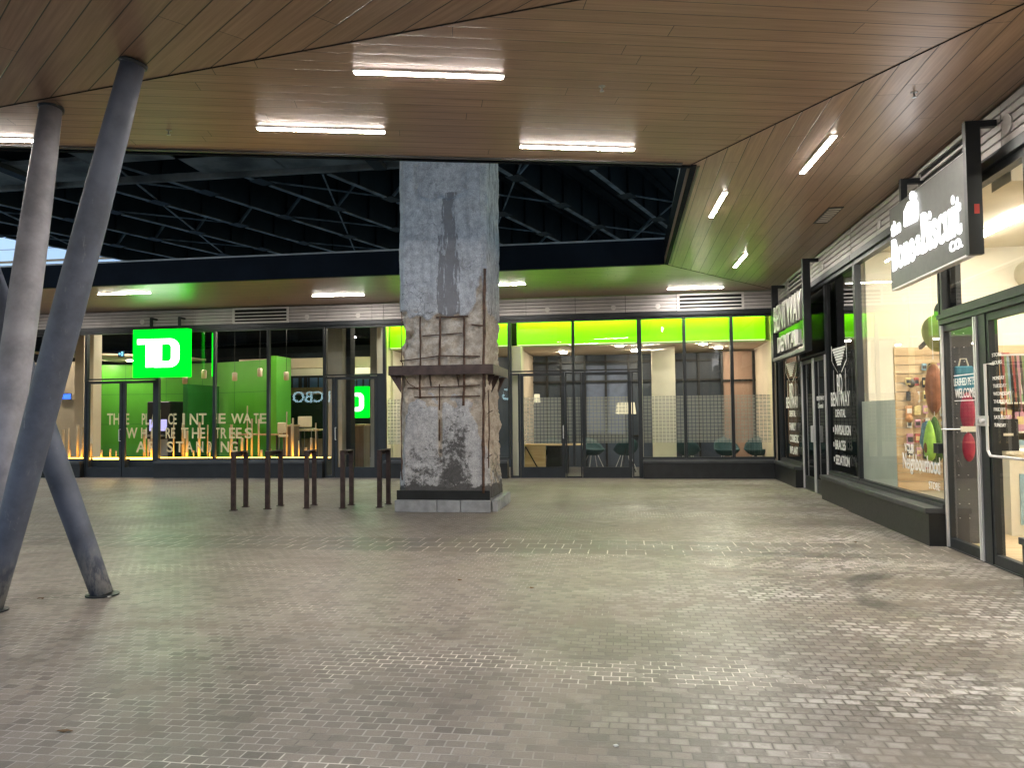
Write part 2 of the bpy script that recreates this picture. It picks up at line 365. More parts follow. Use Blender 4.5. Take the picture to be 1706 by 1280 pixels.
M['silver'] = plain('brushed aluminium', (.72, .71, .72), .4, .45, .05, 3)
M['vinyl'] = plain('white vinyl', (.78, .78, .76), .5, 0, .03)
M['vinylb'] = plain('beige vinyl', (.85, .70, .42), .5, 0, .05)
M['green'] = plain('green wall paint', (.10, .40, .035), .35, 0, .06, 1)
M['greendk'] = plain('dark green panel', (.02, .16, .03), .35, 0, .1, 1)
M['lime'] = plain('lime bulkhead paint', (.22, .72, .01), .35, 0, .05, 1)
M['beige'] = plain('beige wall', (.60, .50, .38), .7, 0, .06, 2)
M['cream'] = plain('cream wall', (.74, .68, .55), .7, 0, .05, 1.5)
M['greywall'] = plain('grey wall', (.30, .30, .29), .7, 0, .08, 2)
M['darkwall'] = plain('dark interior wall', (.04, .045, .05), .9, 0, .2, 1, 0, .1)
M['ceilblk'] = plain('black interior ceiling', (.012, .012, .014), 1.0, 0, .2, 1, 0, 0.0)
M['ifloor'] = plain('interior tile floor', (.16, .15, .14), .3, 0, .15, 2)
M['oak'] = wood('light oak', (.42, .28, .15), (.58, .42, .25))
M['oakh'] = wood('light oak boards', (.50, .34, .18), (.66, .50, .30), 0, 14)
M['walnut'] = wood('dark wood', (.13, .08, .05), (.22, .14, .09))
M['L_strip'] = emit('ceiling strip light', (1, .93, .84), 75)
M['L_td'] = NT('td green light face'); M['L_td'] = emit('bank sign green light', (.0, .93, .008), 1.15)
M['L_white'] = emit('white letter light', (1, 1, 1), 1.6)
M['L_lcbo'] = emit('pale blue letter light', (.55, .9, 1), 3)
M['L_amber'] = emit('amber light base', (1, .50, .06), 5)
M['L_warm'] = emit('warm interior light', (1, .86, .66), 9)
M['L_cool'] = emit('cool interior light', (1, .94, .84), 34)
M['L_shade'] = emit('lamp shade glow', (1, .86, .55), .3)
M['L_blue'] = emit('blue screen', (.05, .15, 1), .7)
M['L_screen'] = emit('pale violet screen', (.55, .5, .9), .35)
M['L_exit'] = emit('exit sign face', (.25, .7, 1), .5)
M['steel'] = plain('steel', (.35, .36, .37), .35, .8)
M['teal'] = plain('teal fabric', (.02, .06, .07), .7, 0, .15, 5)
M['reflector'] = plain('pale roof gravel', (.42, .41, .40), .9, 0, .2, 3)  # unseen roof top made pale to bounce sky light up to the slab

# ================================================================ ground
g = MB(); g.poly([(-160, -60, 0), (120, -60, 0), (120, 160, 0), (-160, 160, 0)])
struct(g.build('ground', M['pave']))

# ================================================================ canopy (level wood soffit with a big opening)
ZC = 4.35
cp = thing('canopy', 'large timber soffit canopy with a wide dark opening over the paved plaza', 'canopy', (0, 10, ZC))
A = Vector((.79, 8.90)); dN = Vector((-7.17, -1.86)).normalized()
def nearedge(t): return A + dN*t
E0 = nearedge(24)
k1 = Vector((-5.56, 6.12)); k2 = Vector((-.30, 5.18)); dk = (k2-k1).normalized()
_c = dk.x*dN.y-dk.y*dN.x; k0 = A + dN*((dk.x*(k1.y-A.y)-dk.y*(k1.x-A.x))/_c)
mit = (Vector((2.81, 5.74))-A).normalized(); m1 = A + mit*(3.48-.79)/mit.x   # mitre reaching the shop wall
B1 = Vector((.79, 14.76)); Cn = Vector((3.48, 18.38))
def soff(name, pts, mat):
    return MB().poly([(p[0], p[1], ZC) for p in pts], (0, 0, .12)).build(name, mat, cp)
# crease from the left meets the front part; everything nearer than it has its own plank direction
kr = k1 + dk*((3.48-k1.x)/dk.x)
# keep the crease short of the mitre line
tt = k2 + dk*1.9
soff('soffit_front', [A, k0, tt, (2.2, 1.6), (3.48, 1.6), m1], M['sof_near'])
soff('soffit_left', [k0 + Vector((-.004, -.001)), E0, (E0.x, 1.6), (2.196, 1.6), tt + Vector((-.004, -.004))], M['sof_left'])
soff('soffit_shopside', [A, m1, (3.48, 18.38), B1], M['sof_right'])
soff('soffit_rear', [B1, (3.48, 18.38), (-30, 18.38), (-30, 14.76)], M['sof_back'])
# thin shadow joints on the creases
jm = MB()
for a, b in ((A, m1), (B1, Cn), (k0, tt)):
    jm.bar((a[0], a[1], ZC-.002), (b[0], b[1], ZC-.002), .014, .006); jm.build('joint', M['void'], cp); jm = MB()
# fascias and roof
fm = MB()
fm.box((-30, 14.68, ZC-.015), (.79, 14.755, ZC+.46)); fm.box((.795, 8.9, ZC-.015), (.86, 14.76, ZC+.46))
fm.build('fascia', M['fascia'], cp)
ff = MB(); ff.bar((A.x, A.y+.05, ZC+.22), (E0.x, E0.y+.05, ZC+.22), .05, .47); ff.build('fascia', M['fascia'], cp)
tr = MB(); tr.bar((A.x-.1, A.y-.075, ZC-.006), (E0.x, E0.y-.10, ZC-.006), .05, .02)
tr.box((-30, 14.78, ZC-.012), (.72, 14.83, ZC-.001)); tr.box((.87, 8.95, ZC-.012), (.90, 14.7, ZC-.001)); tr.build('edge_trim', M['sill'], cp)
rf = MB(); rf.poly([(p[0], p[1], ZC+.47) for p in (A, E0, (E0.x, 1.6), (3.48, 1.6), (3.48, -1), (9.5, -1), (9.5, 24), (-30, 24), (-30, 14.8), (.82, 14.8))], (0, 0, .05)); rf.build('roof_deck', M['reflector'], cp)
fr2 = MB(); fr2.box((-22.4, 1.52, ZC-.02), (3.48, 1.598, ZC+.47)); fr2.build('fascia', M['fascia'], cp)

# ceiling strip lights
def strip(cx_, cy_, ang, label, L=1.22):
    t = thing('ceiling_light', label, 'ceiling light', (cx_, cy_, ZC), 'linear lights set flush in the timber soffit')
    d = MB(); d.box((-L/2, -.026, -.016), (L/2, .026, -.004)); h = MB()
    h.box((-L/2-.015, -.038, -.012), (L/2+.015, -.027, -.001)); h.box((-L/2-.015, .027, -.012), (L/2+.015, .038, -.001))
    h.box((-L/2-.015, -.026, -.012), (-L/2-.001, .026, -.001)); h.box((L/2+.001, -.026, -.012), (L/2+.015, .026, -.001))
    for mb, nm, mt in ((d, 'diffuser', M['L_strip']), (h, 'housing', M['silver'])):
        bmesh.ops.rotate(mb.bm, verts=mb.bm.verts, cent=(0, 0, 0), matrix=Matrix.Rotation(R(ang), 3, 'Z'))
        bmesh.ops.translate(mb.bm, verts=mb.bm.verts, vec=t.location); mb.build(nm, mt, t)
for x, y, a, l in [(-1.56, 6.11, 14.0, 'longest looking strip light, high centre of the front soffit'),
    (-2.92, 7.14, 14.5, 'strip light in the front soffit just left of the pier, near the opening edge'),
    (-.45, 8.09, 14.5, 'strip light beside the opening edge just right of the concrete pier'),
    (-6.45, 6.76, 14.5, 'strip light cut by the left picture edge behind the leaning tubes'),
    (.9, 5.05, 14.5, 'strip light barely peeking in at the top edge of the view'),
    (-11.1, 15.76, 2, 'strip light in the rear soffit above the green bank sign'),
    (-6.55, 17.0, 2, 'strip light in the rear soffit above the bank window, left of the pier'),
    (-2.7, 16.35, 2, 'strip light in the rear soffit half hidden behind the concrete pier'),
    (1.62, 17.7, 2, 'strip light in the rear soffit above the lime green shop panels'),
    (2.15, 8.8, 92, 'nearest strip light of the shop side soffit, running towards the pet shop sign'),
    (1.3, 10.68, 92, 'strip light in the shop side soffit beside the opening corner'),
    (2.17, 14.7, 91, 'small far strip light in the shop side soffit over the dental entrance'),
    (-15.5, 16.3, 2, 'strip light in the rear soffit far left behind the tubes')]:
    strip(x, y, a, l)
for x, y, a, l in [(-3.5, 3.0, 14.5, 'strip light'), (1.2, 2.6, 14.5, 'strip light'), (-8.5, 3.5, 14.5, 'strip light')]:
    strip(x, y, a, 'linear ceiling light out of view behind the photographer'); 

gr_ = thing('ceiling_grille', 'small flush rectangular grille in the soffit above the pet shop windows', 'grille', (2.95, 11.5, ZC))
gm_ = MB(); gm_.box((2.85, 11.1, ZC-.012), (3.05, 12.0, ZC-.002)); gm_.build('plate', M['sill'], gr_)
gm_ = MB()
for k in range(7): gm_.box((2.87, 11.15+.115*k, ZC-.016), (3.03, 11.21+.115*k, ZC-.0125))
gm_.build('louvre', M['vent'], gr_)
for i, (x, y) in enumerate([(-.15, 6.6), (-4.4, 6.9), (2.6, 7.2), (-8.2, 16.9), (-.6, 16.9)]):
    s_p = thing('sprinkler', 'tiny metal sprinkler head under the timber soffit', 'sprinkler', (x, y, ZC), 'sprinkler heads in the soffit'); MB().lathe((x, y, ZC-.05), [(.018, 0), (.02, .006), (.006, .01), (.006, .04), (.03, .046), (.03, .049)], 10).build('head', M['steel'], s_p)
# ================================================================ leaning tubes
def tube(name_label, b, t, r0, rm, mt='tube'):
    o = thing('steel_column', name_label, 'column', (b[0], b[1], 0), 'leaning steel tubes carrying the canopy')
    b = Vector(b); t = Vector(t); pts = [b.lerp(t, i/10) for i in range(11)]
    rad = [r0+(rm-r0)*math.sin(math.pi*i/10)**.8 for i in range(11)]
    MB().tube(pts, 0, 28, rad).build('shaft', M[mt], o, True)
    d = (t-b).normalized()
    MB().tube([t-d*.03, t-d*.002], r0+.018, 28).build('top_collar', M['dark'], o, True)
    MB().tube([b + Vector((0, 0, .002)), b + Vector((0, 0, .012))], r0+.045, 28).build('base_ring', M['dark'], o)
tube('pale leaning steel tube at the far left, meeting the soffit beside the cut-off strip light', (-5.06, 5.47, 0), (-5.11, 6.2, ZC), .09, .125, 'tubepale')
tube('leaning steel tube whose top is nearest the picture centre, crossing the other two', (-4.98, 5.46, 0), (-3.82, 5.51, ZC), .09, .118)
tube('steel tube leaning to the left, its scuffed foot standing alone on the paving', (-4.45, 6.07, 0), (-6.1, 5.9, ZC), .088, .112)

# ================================================================ concrete pier
pier = thing('concrete_pier', 'massive weathered concrete pier with spalled waist and exposed rusty rebar', 'pier', (-2.85, 12.55, 0))
px0, px1, py0, py1 = -3.57, -2.13, 11.9, 13.25
def wnoise(v, s, o=0): return noise.fractal(Vector(v)*s+Vector((o, o*1.7, o*.3)), 1.0, 2.0, 5)
def pier_mesh():
    per = []; st = .022
    def seg(a, b):
        n = max(1, int(math.dist(a, b)/st))
        for i in range(n): per.append((a[0]+(b[0]-a[0])*i/n, a[1]+(b[1]-a[1])*i/n))
    c = .095
    P = [(px0+c, py0), (px1-c, py0), (px1, py0+c), (px1, py1-c), (px1-c, py1), (px0+c, py1), (px0, py1-c), (px0, py0+c)]
    for i in range(8): seg(P[i], P[(i+1) % 8])
    N = len(per); zs = [0.19+i*st for i in range(int(5.9/st))]; z = zs[-1]
    while z < 9.6: z += .4; zs.append(z)
    mx, my = (px0+px1)/2, (py0+py1)/2
    vs = []; sp = []; gr = []; dr = []
    for z in zs:
        for x, y in per:
            nx, ny = (x-mx)/(px1-px0)*2, (y-my)/(py1-py0)*2
            L = max(abs(nx), abs(ny)); nx = nx if abs(nx) > .93*L else 0; ny = ny if abs(ny) > .93*L else 0
            l = math.hypot(nx, ny); nx /= l; ny /= l
            front = (y-py0) < .1
            u = (x-px0)/(px1-px0)
            a = wnoise((x, y, z), 1.6); b = wnoise((x, y, z), 6, 5); c2 = wnoise((x, y, z), 22, 9)
            ztop = 3.12+.16*b + (.55*max(0, 1-abs(u-.93)/.10) if front else 0) - (.0 if front else .1*a)
            zbot = 1.55+.35*a+.2*b
            if front: zbot = 1.75-.9*max(0, u-.78)*4.5 + .25*b + (-.9 if .45 < u < .5 else 0) - max(0, .12-u)*9
            else: zbot = .5+.4*b
            s = max(0, min(1, (ztop-z)/.08+.5)) * max(0, min(1, (z-zbot)/.25+.5))
            # waist is eaten away, more at the left edge
            dep = s*(.035+.03*b)
            if u < .16 and front or (not front and x < px0+.05): dep += .09*max(0, 1-abs(z-2.85)/.35)*(.7+b)
            # low part: skirt of old plaster stands a little proud
            if z < 1.6: dep -= .015
            # patch at the top of the front
            pt = 0
            if front:
                e = ((u-.50)/.30)**4+((z-5.5)/.52)**4
                pt = max(0, min(1, (1.1-e+.5*b)*3)); dep += .05*pt
            dep += .018*a+.014*b*(.5+s)+.007*c2*(.35+s)
            vs.append((x-nx*dep, y-ny*dep, z))
            sp.append(s)
            # grime: arched patch on the front, and the foot
            gg = 0
            if front:
                e = ((u-.66)/.27)**2 + (max(0, z-.55)/1.1)**2
                gg = max(0, 1.0-e*.6)*.92
                gg = max(gg, .68*max(0, 1-(z-.2)/1.7)); gg = max(gg, .55*max(0, 1-abs(pt-.5)*2.5)*(z > 4.8))  # last term: dark outline round the recessed top patch
            else: gg = .5*max(0, 1-(z-.2)/1.6)
            if z < .40+.05*b: gg = 1.3
            if front and z > .45: gg *= 1-.8*max(0, min(1, (u-.76-.06*b)/.1))
            gr.append(gg + (.12 if not front and abs(y-my) < .3 else 0))
            d = 0
            if front and 3.0 < z < 5.1:
                w = .05+.04*(5.1-z)/2
                d = .95*max(0, 1-abs(u-(.60+.03*a))/w/2.4) + .5*max(0, 1-abs(u-.47-.03*b)/.05)*(1 if z < 4.4 else 0)
            if not front and x > px1-.1: d = .55*abs(wnoise((x, y, z*.15), 8, 3))*2
            dr.append(min(1, d))
    fs = []
    for j in range(len(zs)-1):
        for i in range(N): fs.append((j*N+i, j*N+(i+1) % N, (j+1)*N+(i+1) % N, (j+1)*N+i))
    fs.append(tuple((len(zs)-1)*N+i for i in range(N)))
    off = pier.location
    me = bpy.data.meshes.new('shaft'); me.from_pydata([tuple(Vector(v)-off) for v in vs], [], fs); me.update()
    for nm, arr in (('spall', sp), ('grime', gr), ('drip', dr)):
        at = me.attributes.new(nm, 'FLOAT', 'POINT'); at.data.foreach_set('value', arr)
    for p in me.polygons: p.use_smooth = True
    me.materials.append(M['pier']); o = bpy.data.objects.new('shaft', me); COL.objects.link(o); o.parent = pier
pier_mesh()
random.seed(3)
def kerbs():
    for a, b in ((-3.62, -2.94), (-2.93, -2.56), (-2.55, -2.09)):
        box('kerb_stone', (a, 11.80, 0), (b, 11.90, .185), M['kerb'], pier, bev=.006)
    for a, b in ((11.93, 12.5), (12.51, 13.3)):
        MB().box((-2.08, a, 0), (-1.99, b, .18), bev=.006).build('kerb_stone', M['kerb'], pier)
    box('base_band', (-3.60, 11.86, .19), (-2.10, 11.9, .335), M['black'], pier)
    box('footing', (-3.56, 11.92, 0), (-2.12, 13.2, .2), M['kerb'], pier)
kerbs()
def wig(pts, r, name='rebar', mat=None):
    q = []
    for a, b in zip(pts, pts[1:]):
        a = Vector(a); b = Vector(b); n = max(2, int((b-a).length/.12))
        for i in range(n): q.append(a.lerp(b, i/n)+Vector((random.gauss(0, .004), random.gauss(0, .004), 0)))
    q.append(Vector(pts[-1])); MB().tube(q, r, 7, [r*random.uniform(.8, 1.25) for _ in q]).build(name, mat or M['rust'], pier, True)
def pf(px, py, n=.0): v = ony(px, py, 11.9); return (v.x, 11.9-n, v.z)
wig([pf(700, 528), pf(700, 612), pf(700, 664)], .014)
wig([pf(733, 527), pf(732, 612)], .018); wig([pf(773, 527), pf(773, 605), pf(772, 676)], .017)
wig([pf(732, 640, -.01), pf(732, 735, .0)], .010)
wig([pf(727, 529), pf(780, 527)], .013); wig([pf(785, 541), pf(806, 543)], .012)
wig([pf(704, 560), pf(770, 555)], .009); wig([pf(668, 602, .03), pf(735, 593, .01), pf(800, 594, .01)], .010)
wig([pf(808, 448, .012), pf(807, 530, .03), pf(806, 612, .03), pf(806, 700, .035), pf(806, 822, .04)], .022)
wig([pf(814, 650, .02), pf(816, 700, .04), pf(815, 780, .04)], .010)
wig([pf(671, 520, .06), pf(671, 605, .07)], .007); wig([pf(672, 604, .05), pf(669, 700, .03), pf(671, 800, .03)], .010)
wig([pf(690, 662, .0), pf(800, 660, .012)], .010); wig([pf(680, 647, .01), pf(735, 645, .0), pf(800, 642, .015)], .009)
wig([pf(728, 692), pf(738, 692)], .007); wig([pf(675, 628, .02), pf(682, 640, .03), pf(696, 648, .0)], .008)
wig([pf(812, 690, .03), pf(822, 684, .05)], .006); wig([pf(812, 764, .03), pf(821, 757, .05)], .006)
# riveted steel collar with brackets
col = MB(); zt, zb = 2.31, 2.16; e = .10
col.box((px0-e-.03, py0-e-.012, zb), (px1+e, py0-e, zt)); col.box((px0-e-.03, py0-e, zt-.012), (px1+e, py0+.03, zt))
col.box((px1+e-.012+.012, py0-e, zb), (px1+e+.012, py1+e, zt)); col.box((px1-.02, py0+.03, zt-.012), (px1+e, py1+e, zt))
col.box((px0-e-.042, py0-e, zb), (px0-e-.03, py1+e, zt))
col.build('steel_collar', M['corten'], pier)
for x in (px0-.02, -3.05, -2.6, -2.17):
    b = MB(); b.poly([(x-.006, py0-e, zb), (x-.006, py0+.05, zb), (x-.006, py0+.05, zb-.2)], (.012, 0, 0)); b.build('bracket', M['corten'], pier)
for y in (12.0, 12.5, 13.1):
    b = MB(); b.poly([(px1+e, y, zb), (px1-.05, y, zb), (px1-.05, y, zb-.3)], (0, .014, 0)); b.build('bracket', M['corten'], pier)
b = MB(); b.poly([(px0-e-.03, 11.85, zb), (px0+.05, 11.85, zb), (px0+.05, 11.85, zb-.28)], (0, .014, 0)); b.build('bracket', M['corten'], pier)

# ================================================================ bike racks
def rack():
    t = thing('bike_rack', '', 'bike rack', (0, 0, 0), 'brown steel bike racks in a row beside the pier')
    for y in (-.24, .24):
        p = MB(); p.box((-.035, y-.012, 0), (.035, y+.012, .93)); p.box((-.035, y-.012+.024, 0), (-.027, y+.04, .93)); p.box((.027, y+.012, 0), (.035, y+.04, .93))
        p.build('post', M['corten'], t)
        box('post_foot', (-.055, y-.03, .001), (.055, y+.055, .012), M['corten'], t)
    b = MB(); b.box((-.036, -.26, .935), (.036, .285, .955)); b.box((-.036, -.26, .89), (-.029, .285, .935)); b.build('top_bar', M['corten'], t)
    MB().tube([(0, -.14, .93), (.0, -.14, .885), (0, .10, .885), (0, .10, .93)], .009, 6).build('lock_loop', M['corten'], t)
    return t
rk = rack()
for i, (x, y, rz_, w) in enumerate([(-6.36, 12.05, 4, 'leftmost brown bike rack, standing apart under the window lettering'), (-5.86, 12.27, 0, 'second brown bike rack from the left'),
      (-5.27, 12.40, 8, 'middle brown bike rack of the five'), (-4.64, 12.44, 3, 'fourth brown bike rack, in front of the glass door'), (-4.05, 12.60, 0, 'brown bike rack right beside the concrete pier')]):
    o = rk if i == 0 else copy_tree(rk)
    o.location = (x, y, 0); o.rotation_euler = (0, 0, R(rz_)); o['label'] = w

# ================================================================ expressway overhead
ex = thing('elevated_expressway', 'dark underside of an elevated expressway with pale girder flanges and bracing', 'overpass', (-10, 30, 10))
gd = Vector((math.sin(R(19)), math.cos(R(19)), 0)); gn = Vector((gd.y, -gd.x, 0))
def gp(off, s, z): v = gn*off + gd*s; return (v.x, v.y, z)
offs = [-37.1+2.75*k for k in range(15)]
for i, o_ in enumerate(offs):
    s0, s1 = 8, 75
    w = MB(); w.bar(gp(o_, s0, 10.75), gp(o_, s1, 10.75), .03, 1.4)
    for s in range(0, 32): w.bar(gp(o_-.1, s0+2.05*s, 10.74), gp(o_+.1, s0+2.05*s, 10.74), .03, 1.38)
    for s in range(0, 17):   # gusset plates interrupting the flange line
        w.bar(gp(o_-.28, s0+4.1*s, 10.06), gp(o_+.28, s0+4.1*s, 10.06), .75, .03)
    w.build('girder', M['girder'], ex)
    f = MB()
    for s in range(0, 17): f.bar(gp(o_, s0+4.1*s+.42, 10.03), gp(o_, s0+4.1*(s+1)-.42, 10.03), .17, .03)
    f.build('flange', M['flange'], ex)
for i in range(len(offs)-1):
    a0, a1 = offs[i], offs[i+1]
    for s in range(0, 12):
        ss = 8+4.1*s
        if (s+i) % 3 == 0:
            b = MB(); b.bar(gp(a0, ss, 10.1), gp(a1, ss+4.1, 10.12), .05, .05); b.bar(gp(a1, ss, 10.1), gp(a0, ss+4.1, 10.12), .05, .05); b.build('lateral_bracing', M['flange'], ex)
        if s % 3 == 1:
            b = MB(); b.bar(gp(a0, ss, 10.1), gp((a0+a1)/2, ss, 11.3), .09, .09); b.bar(gp(a1, ss, 10.1), gp((a0+a1)/2, ss, 11.3), .09, .09); b.build('cross_frame', M['flange'], ex)
d = MB(); d.poly([gp(-37.6, 0, 11.5), gp(3, 0, 11.5), gp(3, 80, 11.5), gp(-37.6, 80, 11.5)], (0, 0, .3))
for k in range(66): d.bar(gp(-37.4+.61*k, 0, 11.44), gp(-37.4+.61*k, 80, 11.44), .22, .12)
d.build('deck', M['deck'], ex)
s_ = MB(); s_.box((-44, 24.2, 9.74), (-4.2, 24.4, 9.97))
for i, x in enumerate(range(-44, -6, 3)):
    for j, y in enumerate((10.5, 13.5, 16.5, 19.5, 22)):
        if (i*7+j*3) % 5 == 0: continue
        s_.box((x+.04, y+.04, 9.80), (x+2.94, y+(1.9 if y == 22 else 2.9), 9.94))
s_.build('slab_soffit', M['slab'], ex)
for x in (-20, -8): box('cap_beam', (x, 9, 9.62), (x+.4, 24.1, 9.79), M['girder'], ex)
MB().box((px0-.8, py0-.3, 9.6), (px1+.8, py1+.3, 9.9)).build('pier_cap', M['slab'], ex)

# distant glass tower and neighbouring blocks
tw = thing('glass_tower', 'pale blue glass tower glimpsed between the expressway and the canopy edge', 'tower', (-75, 95, 0))
tt_ = NT('pale blue curtain wall'); c = tt_.coord(); sx = tt_.n('ShaderNodeSeparateXYZ'); tt_.l(c, sx.inputs[0])
wn_ = tt_.n('ShaderNodeTexBrick'); wn_.offset = 0; cmb = tt_.n('ShaderNodeCombineXYZ'); tt_.l(tt_.math('ADD', sx.outputs[0], sx.outputs[1]), cmb.inputs[0]); tt_.l(sx.outputs[2], cmb.inputs[1]); tt_.l(cmb.outputs[0], wn_.inputs[0])
wn_.inputs['Color1'].default_value = (.20, .42, .80, 1); wn_.inputs['Color2'].default_value = (.30, .52, .88, 1); wn_.inputs['Mortar'].default_value = (.10, .20, .42, 1)
wn_.inputs['Scale'].default_value = 1; wn_.inputs['Brick Width'].default_value = 3.2; wn_.inputs['Row Height'].default_value = 3.6; wn_.inputs['Mortar Size'].default_value = .07
M['tower'] = tt_.pbr(wn_.outputs[0], .3, .0, None, .6)
MB().box((-130, 80, 0), (-49, 110, 70)).build('facade', M['tower'], tw)
fl = MB()
for z in range(4, 70, 4): fl.box((-130.1, 79.93, z), (-48.93, 80, z+.25))
fl.build('floor_band', M['sill'], tw)

# ================================================================ shopfront kit
def window(par, F, u0, u1, z0, z1, fw=.035, pane='glass', dep=.10, label=None):
    f = MB(); n0, n1 = -dep, 0
    f.box((u0, n0, z0), (u0+fw, n1, z1), F); f.box((u1-fw, n0, z0), (u1, n1, z1), F)
    f.box((u0+fw, n0, z0), (u1-fw, n1, z0+fw), F); f.box((u0+fw, n0, z1-fw), (u1-fw, n1, z1), F)
    o = f.build('window', M['dark'], par)
    if label: o['label'] = label
    p = MB(); p.poly([F.P(u0+fw, -.045, z0+fw), F.P(u1-fw, -.045, z0+fw), F.P(u1-fw, -.045, z1-fw), F.P(u0+fw, -.045, z1-fw)])
    p.build('pane', M[pane], o); return o
def door(par, F, u0, u1, z1, side=1, fw=.075, bot=.25, pane='glass', silver=False, label=None, handle=True):
    f = MB(); n0, n1 = -.075, -.012; z0 = .012
    m = 'dark'
    f.box((u0, n0, z0), (u0+fw, n1, z1), F); f.box((u1-fw, n0, z0), (u1, n1, z1), F)
    f.box((u0+fw, n0, z0), (u1-fw, n1, z0+bot), F); f.box((u0+fw, n0, z1-.07), (u1-fw, n1, z1), F)
    o = f.build('door', M[m], par)
    if label: o['label'] = label
    p = MB(); p.poly([F.P(u0+fw, -.04, z0+bot), F.P(u1-fw, -.04, z0+bot), F.P(u1-fw, -.04, z1-.07), F.P(u0+fw, -.04, z1-.07)])
    p.build('pane', M[pane], o)
    if handle:
        uh = u1-fw/2 if side > 0 else u0+fw/2
        MB().tube([F.P(uh, -.012, .95), F.P(uh, .045, .95), F.P(uh, .045, 1.25), F.P(uh, -.012, 1.25)], .011, 8).build('handle', M['silver'], o)
    if silver:
        s = MB()
        for u in (u0-.012, u1-.012): s.box((u, -.02, z0), (u+.030, .014, z1), F)
        s.build('edge_strip', M['silver'], o)
    return o
def cladding(par, F, u0, u1, vents=(), joints=1.19, z0=3.925, z1=4.335, n=.02):
    c = MB(); rows = 5; h = (z1-z0)/rows; u = u0; 
    while u < u1-.01:
        v = min(u+joints, u1)
        for r in range(rows): c.box((u+.004, n-.05, z0+h*r+.008), (v-.006, n, z0+h*(r+1)-.008), F)
        u = v
    box('cladding_back', (u0, n-.06, z0), (u1, n-.035, z1), M['void'], par, F)
    c.build('cladding', M['clad'], par)
    for a, b in vents:
        m = MB(); m.box((a, n+.001, z0-.0), (b, n+.035, z0+.045), F); m.box((a, n+.001, z1-.055), (b, n+.035, z1-.01), F)
        m.box((a, n+.001, z0+.046), (a+.05, n+.035, z1-.056), F); m.box((b-.05, n+.001, z0+.046), (b, n+.035, z1-.056), F)
        for k in range(3):
            z = z0+.075+k*.085; m.bar(F.P(a+.05, n+.012, z+.03), F.P(b-.05, n+.012, z+.03), .045, .028)
        o = m.build('vent', M['vent'], par)
        box('vent_core', (a+.05, n+.0012, z0+.046), (b-.05, n+.003, z1-.056), M['void'], o, F)
def roundcap(par, F, u, z, r=.06):
    pts = [F.P(u, .021, z), F.P(u, .035, z)]; MB().tube(pts, r, 16).build('round_cover', M['vent'], par)
def header(par, F, u0, u1, zb=3.79):
    h = MB(); h.box((u0, -.12, zb+.03), (u1, .045, 3.92), F); h.box((u0, -.12, zb), (u1, .0, zb+.029), F); h.build('header', M['dark'], par)
def plinth(par, F, u0, u1, n=.17, h=.36, sillz=.46):
    box('plinth', (u0, -.1, 0), (u1, n-.03, h), M['black'], par, F)
    s = MB(); s.box((u0, -.1, h+.001), (u1, n, sillz-.04), F, .004); s.box((u0, -.1, sillz-.039), (u1, .02, sillz), F); s.build('sill', M['sill'], par)
def threshold(par, F, u0, u1): box('threshold', (u0, -.12, 0), (u1, .0, .011), M['sill'], par, F)

ZS, ZT, ZD = .46, 3.79, 2.52
bank = thing('bank_storefront', 'glazed bank shopfront with green walls inside and a green square sign over its door', 'shopfront', (-12, 18.4, 0))
bays = [(-24, -20.5), (-20.5, bu(-20)), (bu(-20), bu(70)), (bu(70), bu(142)), (bu(261), bu(356)), (bu(356), bu(446)), (bu(446), bu(540))]
for a, b in bays: window(bank, BACK, a, b, ZS, ZT)
plinth(bank, BACK, -30, bu(140)); plinth(bank, BACK, bu(262), bu(540))
u0, um, u1 = bu(142), bu(203), bu(262)
window(bank, BACK, u0, u1, ZD+.03, ZT, label='transom window above the double door')
door(bank, BACK, u0+.02, um-.01, ZD, 1, label='left leaf of the double door'); door(bank, BACK, um+.01, u1-.06, ZD, -1, label='right leaf of the double door', handle=False)
fm = MB(); fm.box((u0-.02, -.1, 0), (u0+.018, .004, ZD+.03), BACK); fm.box((u1-.058, -.1, 0), (u1+.03, .004, ZD+.03), BACK); fm.build('door_frame', M['dark'], bank); threshold(bank, BACK, u0, u1)
u0, u1 = bu(541), bu(640)
window(bank, BACK, u0, u1, ZD+.03, ZT, label='transom window above the single door by the beige pillar')
window(bank, BACK, u0, bu(556), .012, ZD, .05, label='narrow glass sidelight')
door(bank, BACK, bu(557), bu(628), ZD, -1, label='single glass door beside the pier')
fm = MB(); fm.box((bu(628)+.01, -.1, 0), (u1+.03, .004, ZD+.03), BACK); fm.build('door_frame', M['dark'], bank); threshold(bank, BACK, u0, u1)
header(bank, BACK, -30, bu(640)); cladding(bank, BACK, -30, bu(640), [(bu(389, 525), bu(482, 525))])
for px in (238, 512, 597): roundcap(bank, BACK, bu(px, 520), 4.05)

lounge = thing('office_storefront', 'glazed office shopfront with bright lime panels along the top of its windows', 'shopfront', (-1, 18.4, 0))
lb = [(bu(640), bu(700)), (bu(700), bu(775)), (bu(775), bu(849)), (bu(1068), bu(1142)), (bu(1142), bu(1221.5)), (bu(1221.5), 3.42)]
for a, b in lb: window(lounge, BACK, a+.002, b, ZS, ZT)
plinth(lounge, BACK, bu(641), bu(846)); plinth(lounge, BACK, bu(1070), 3.40)
u0, u1, um = bu(850), bu(1067), bu(956)
window(lounge, BACK, u0, um, ZD+.03, ZT, label='transom window left of the centre mullion'); window(lounge, BACK, um, u1, ZD+.03, ZT, label='transom window right of the centre mullion')
window(lounge, BACK, u0, bu(866), .012, ZD, .04); door(lounge, BACK, bu(867), bu(941), ZD, 1, label='left door of the pair'); window(lounge, BACK, bu(942), bu(969), .012, ZD, .03)
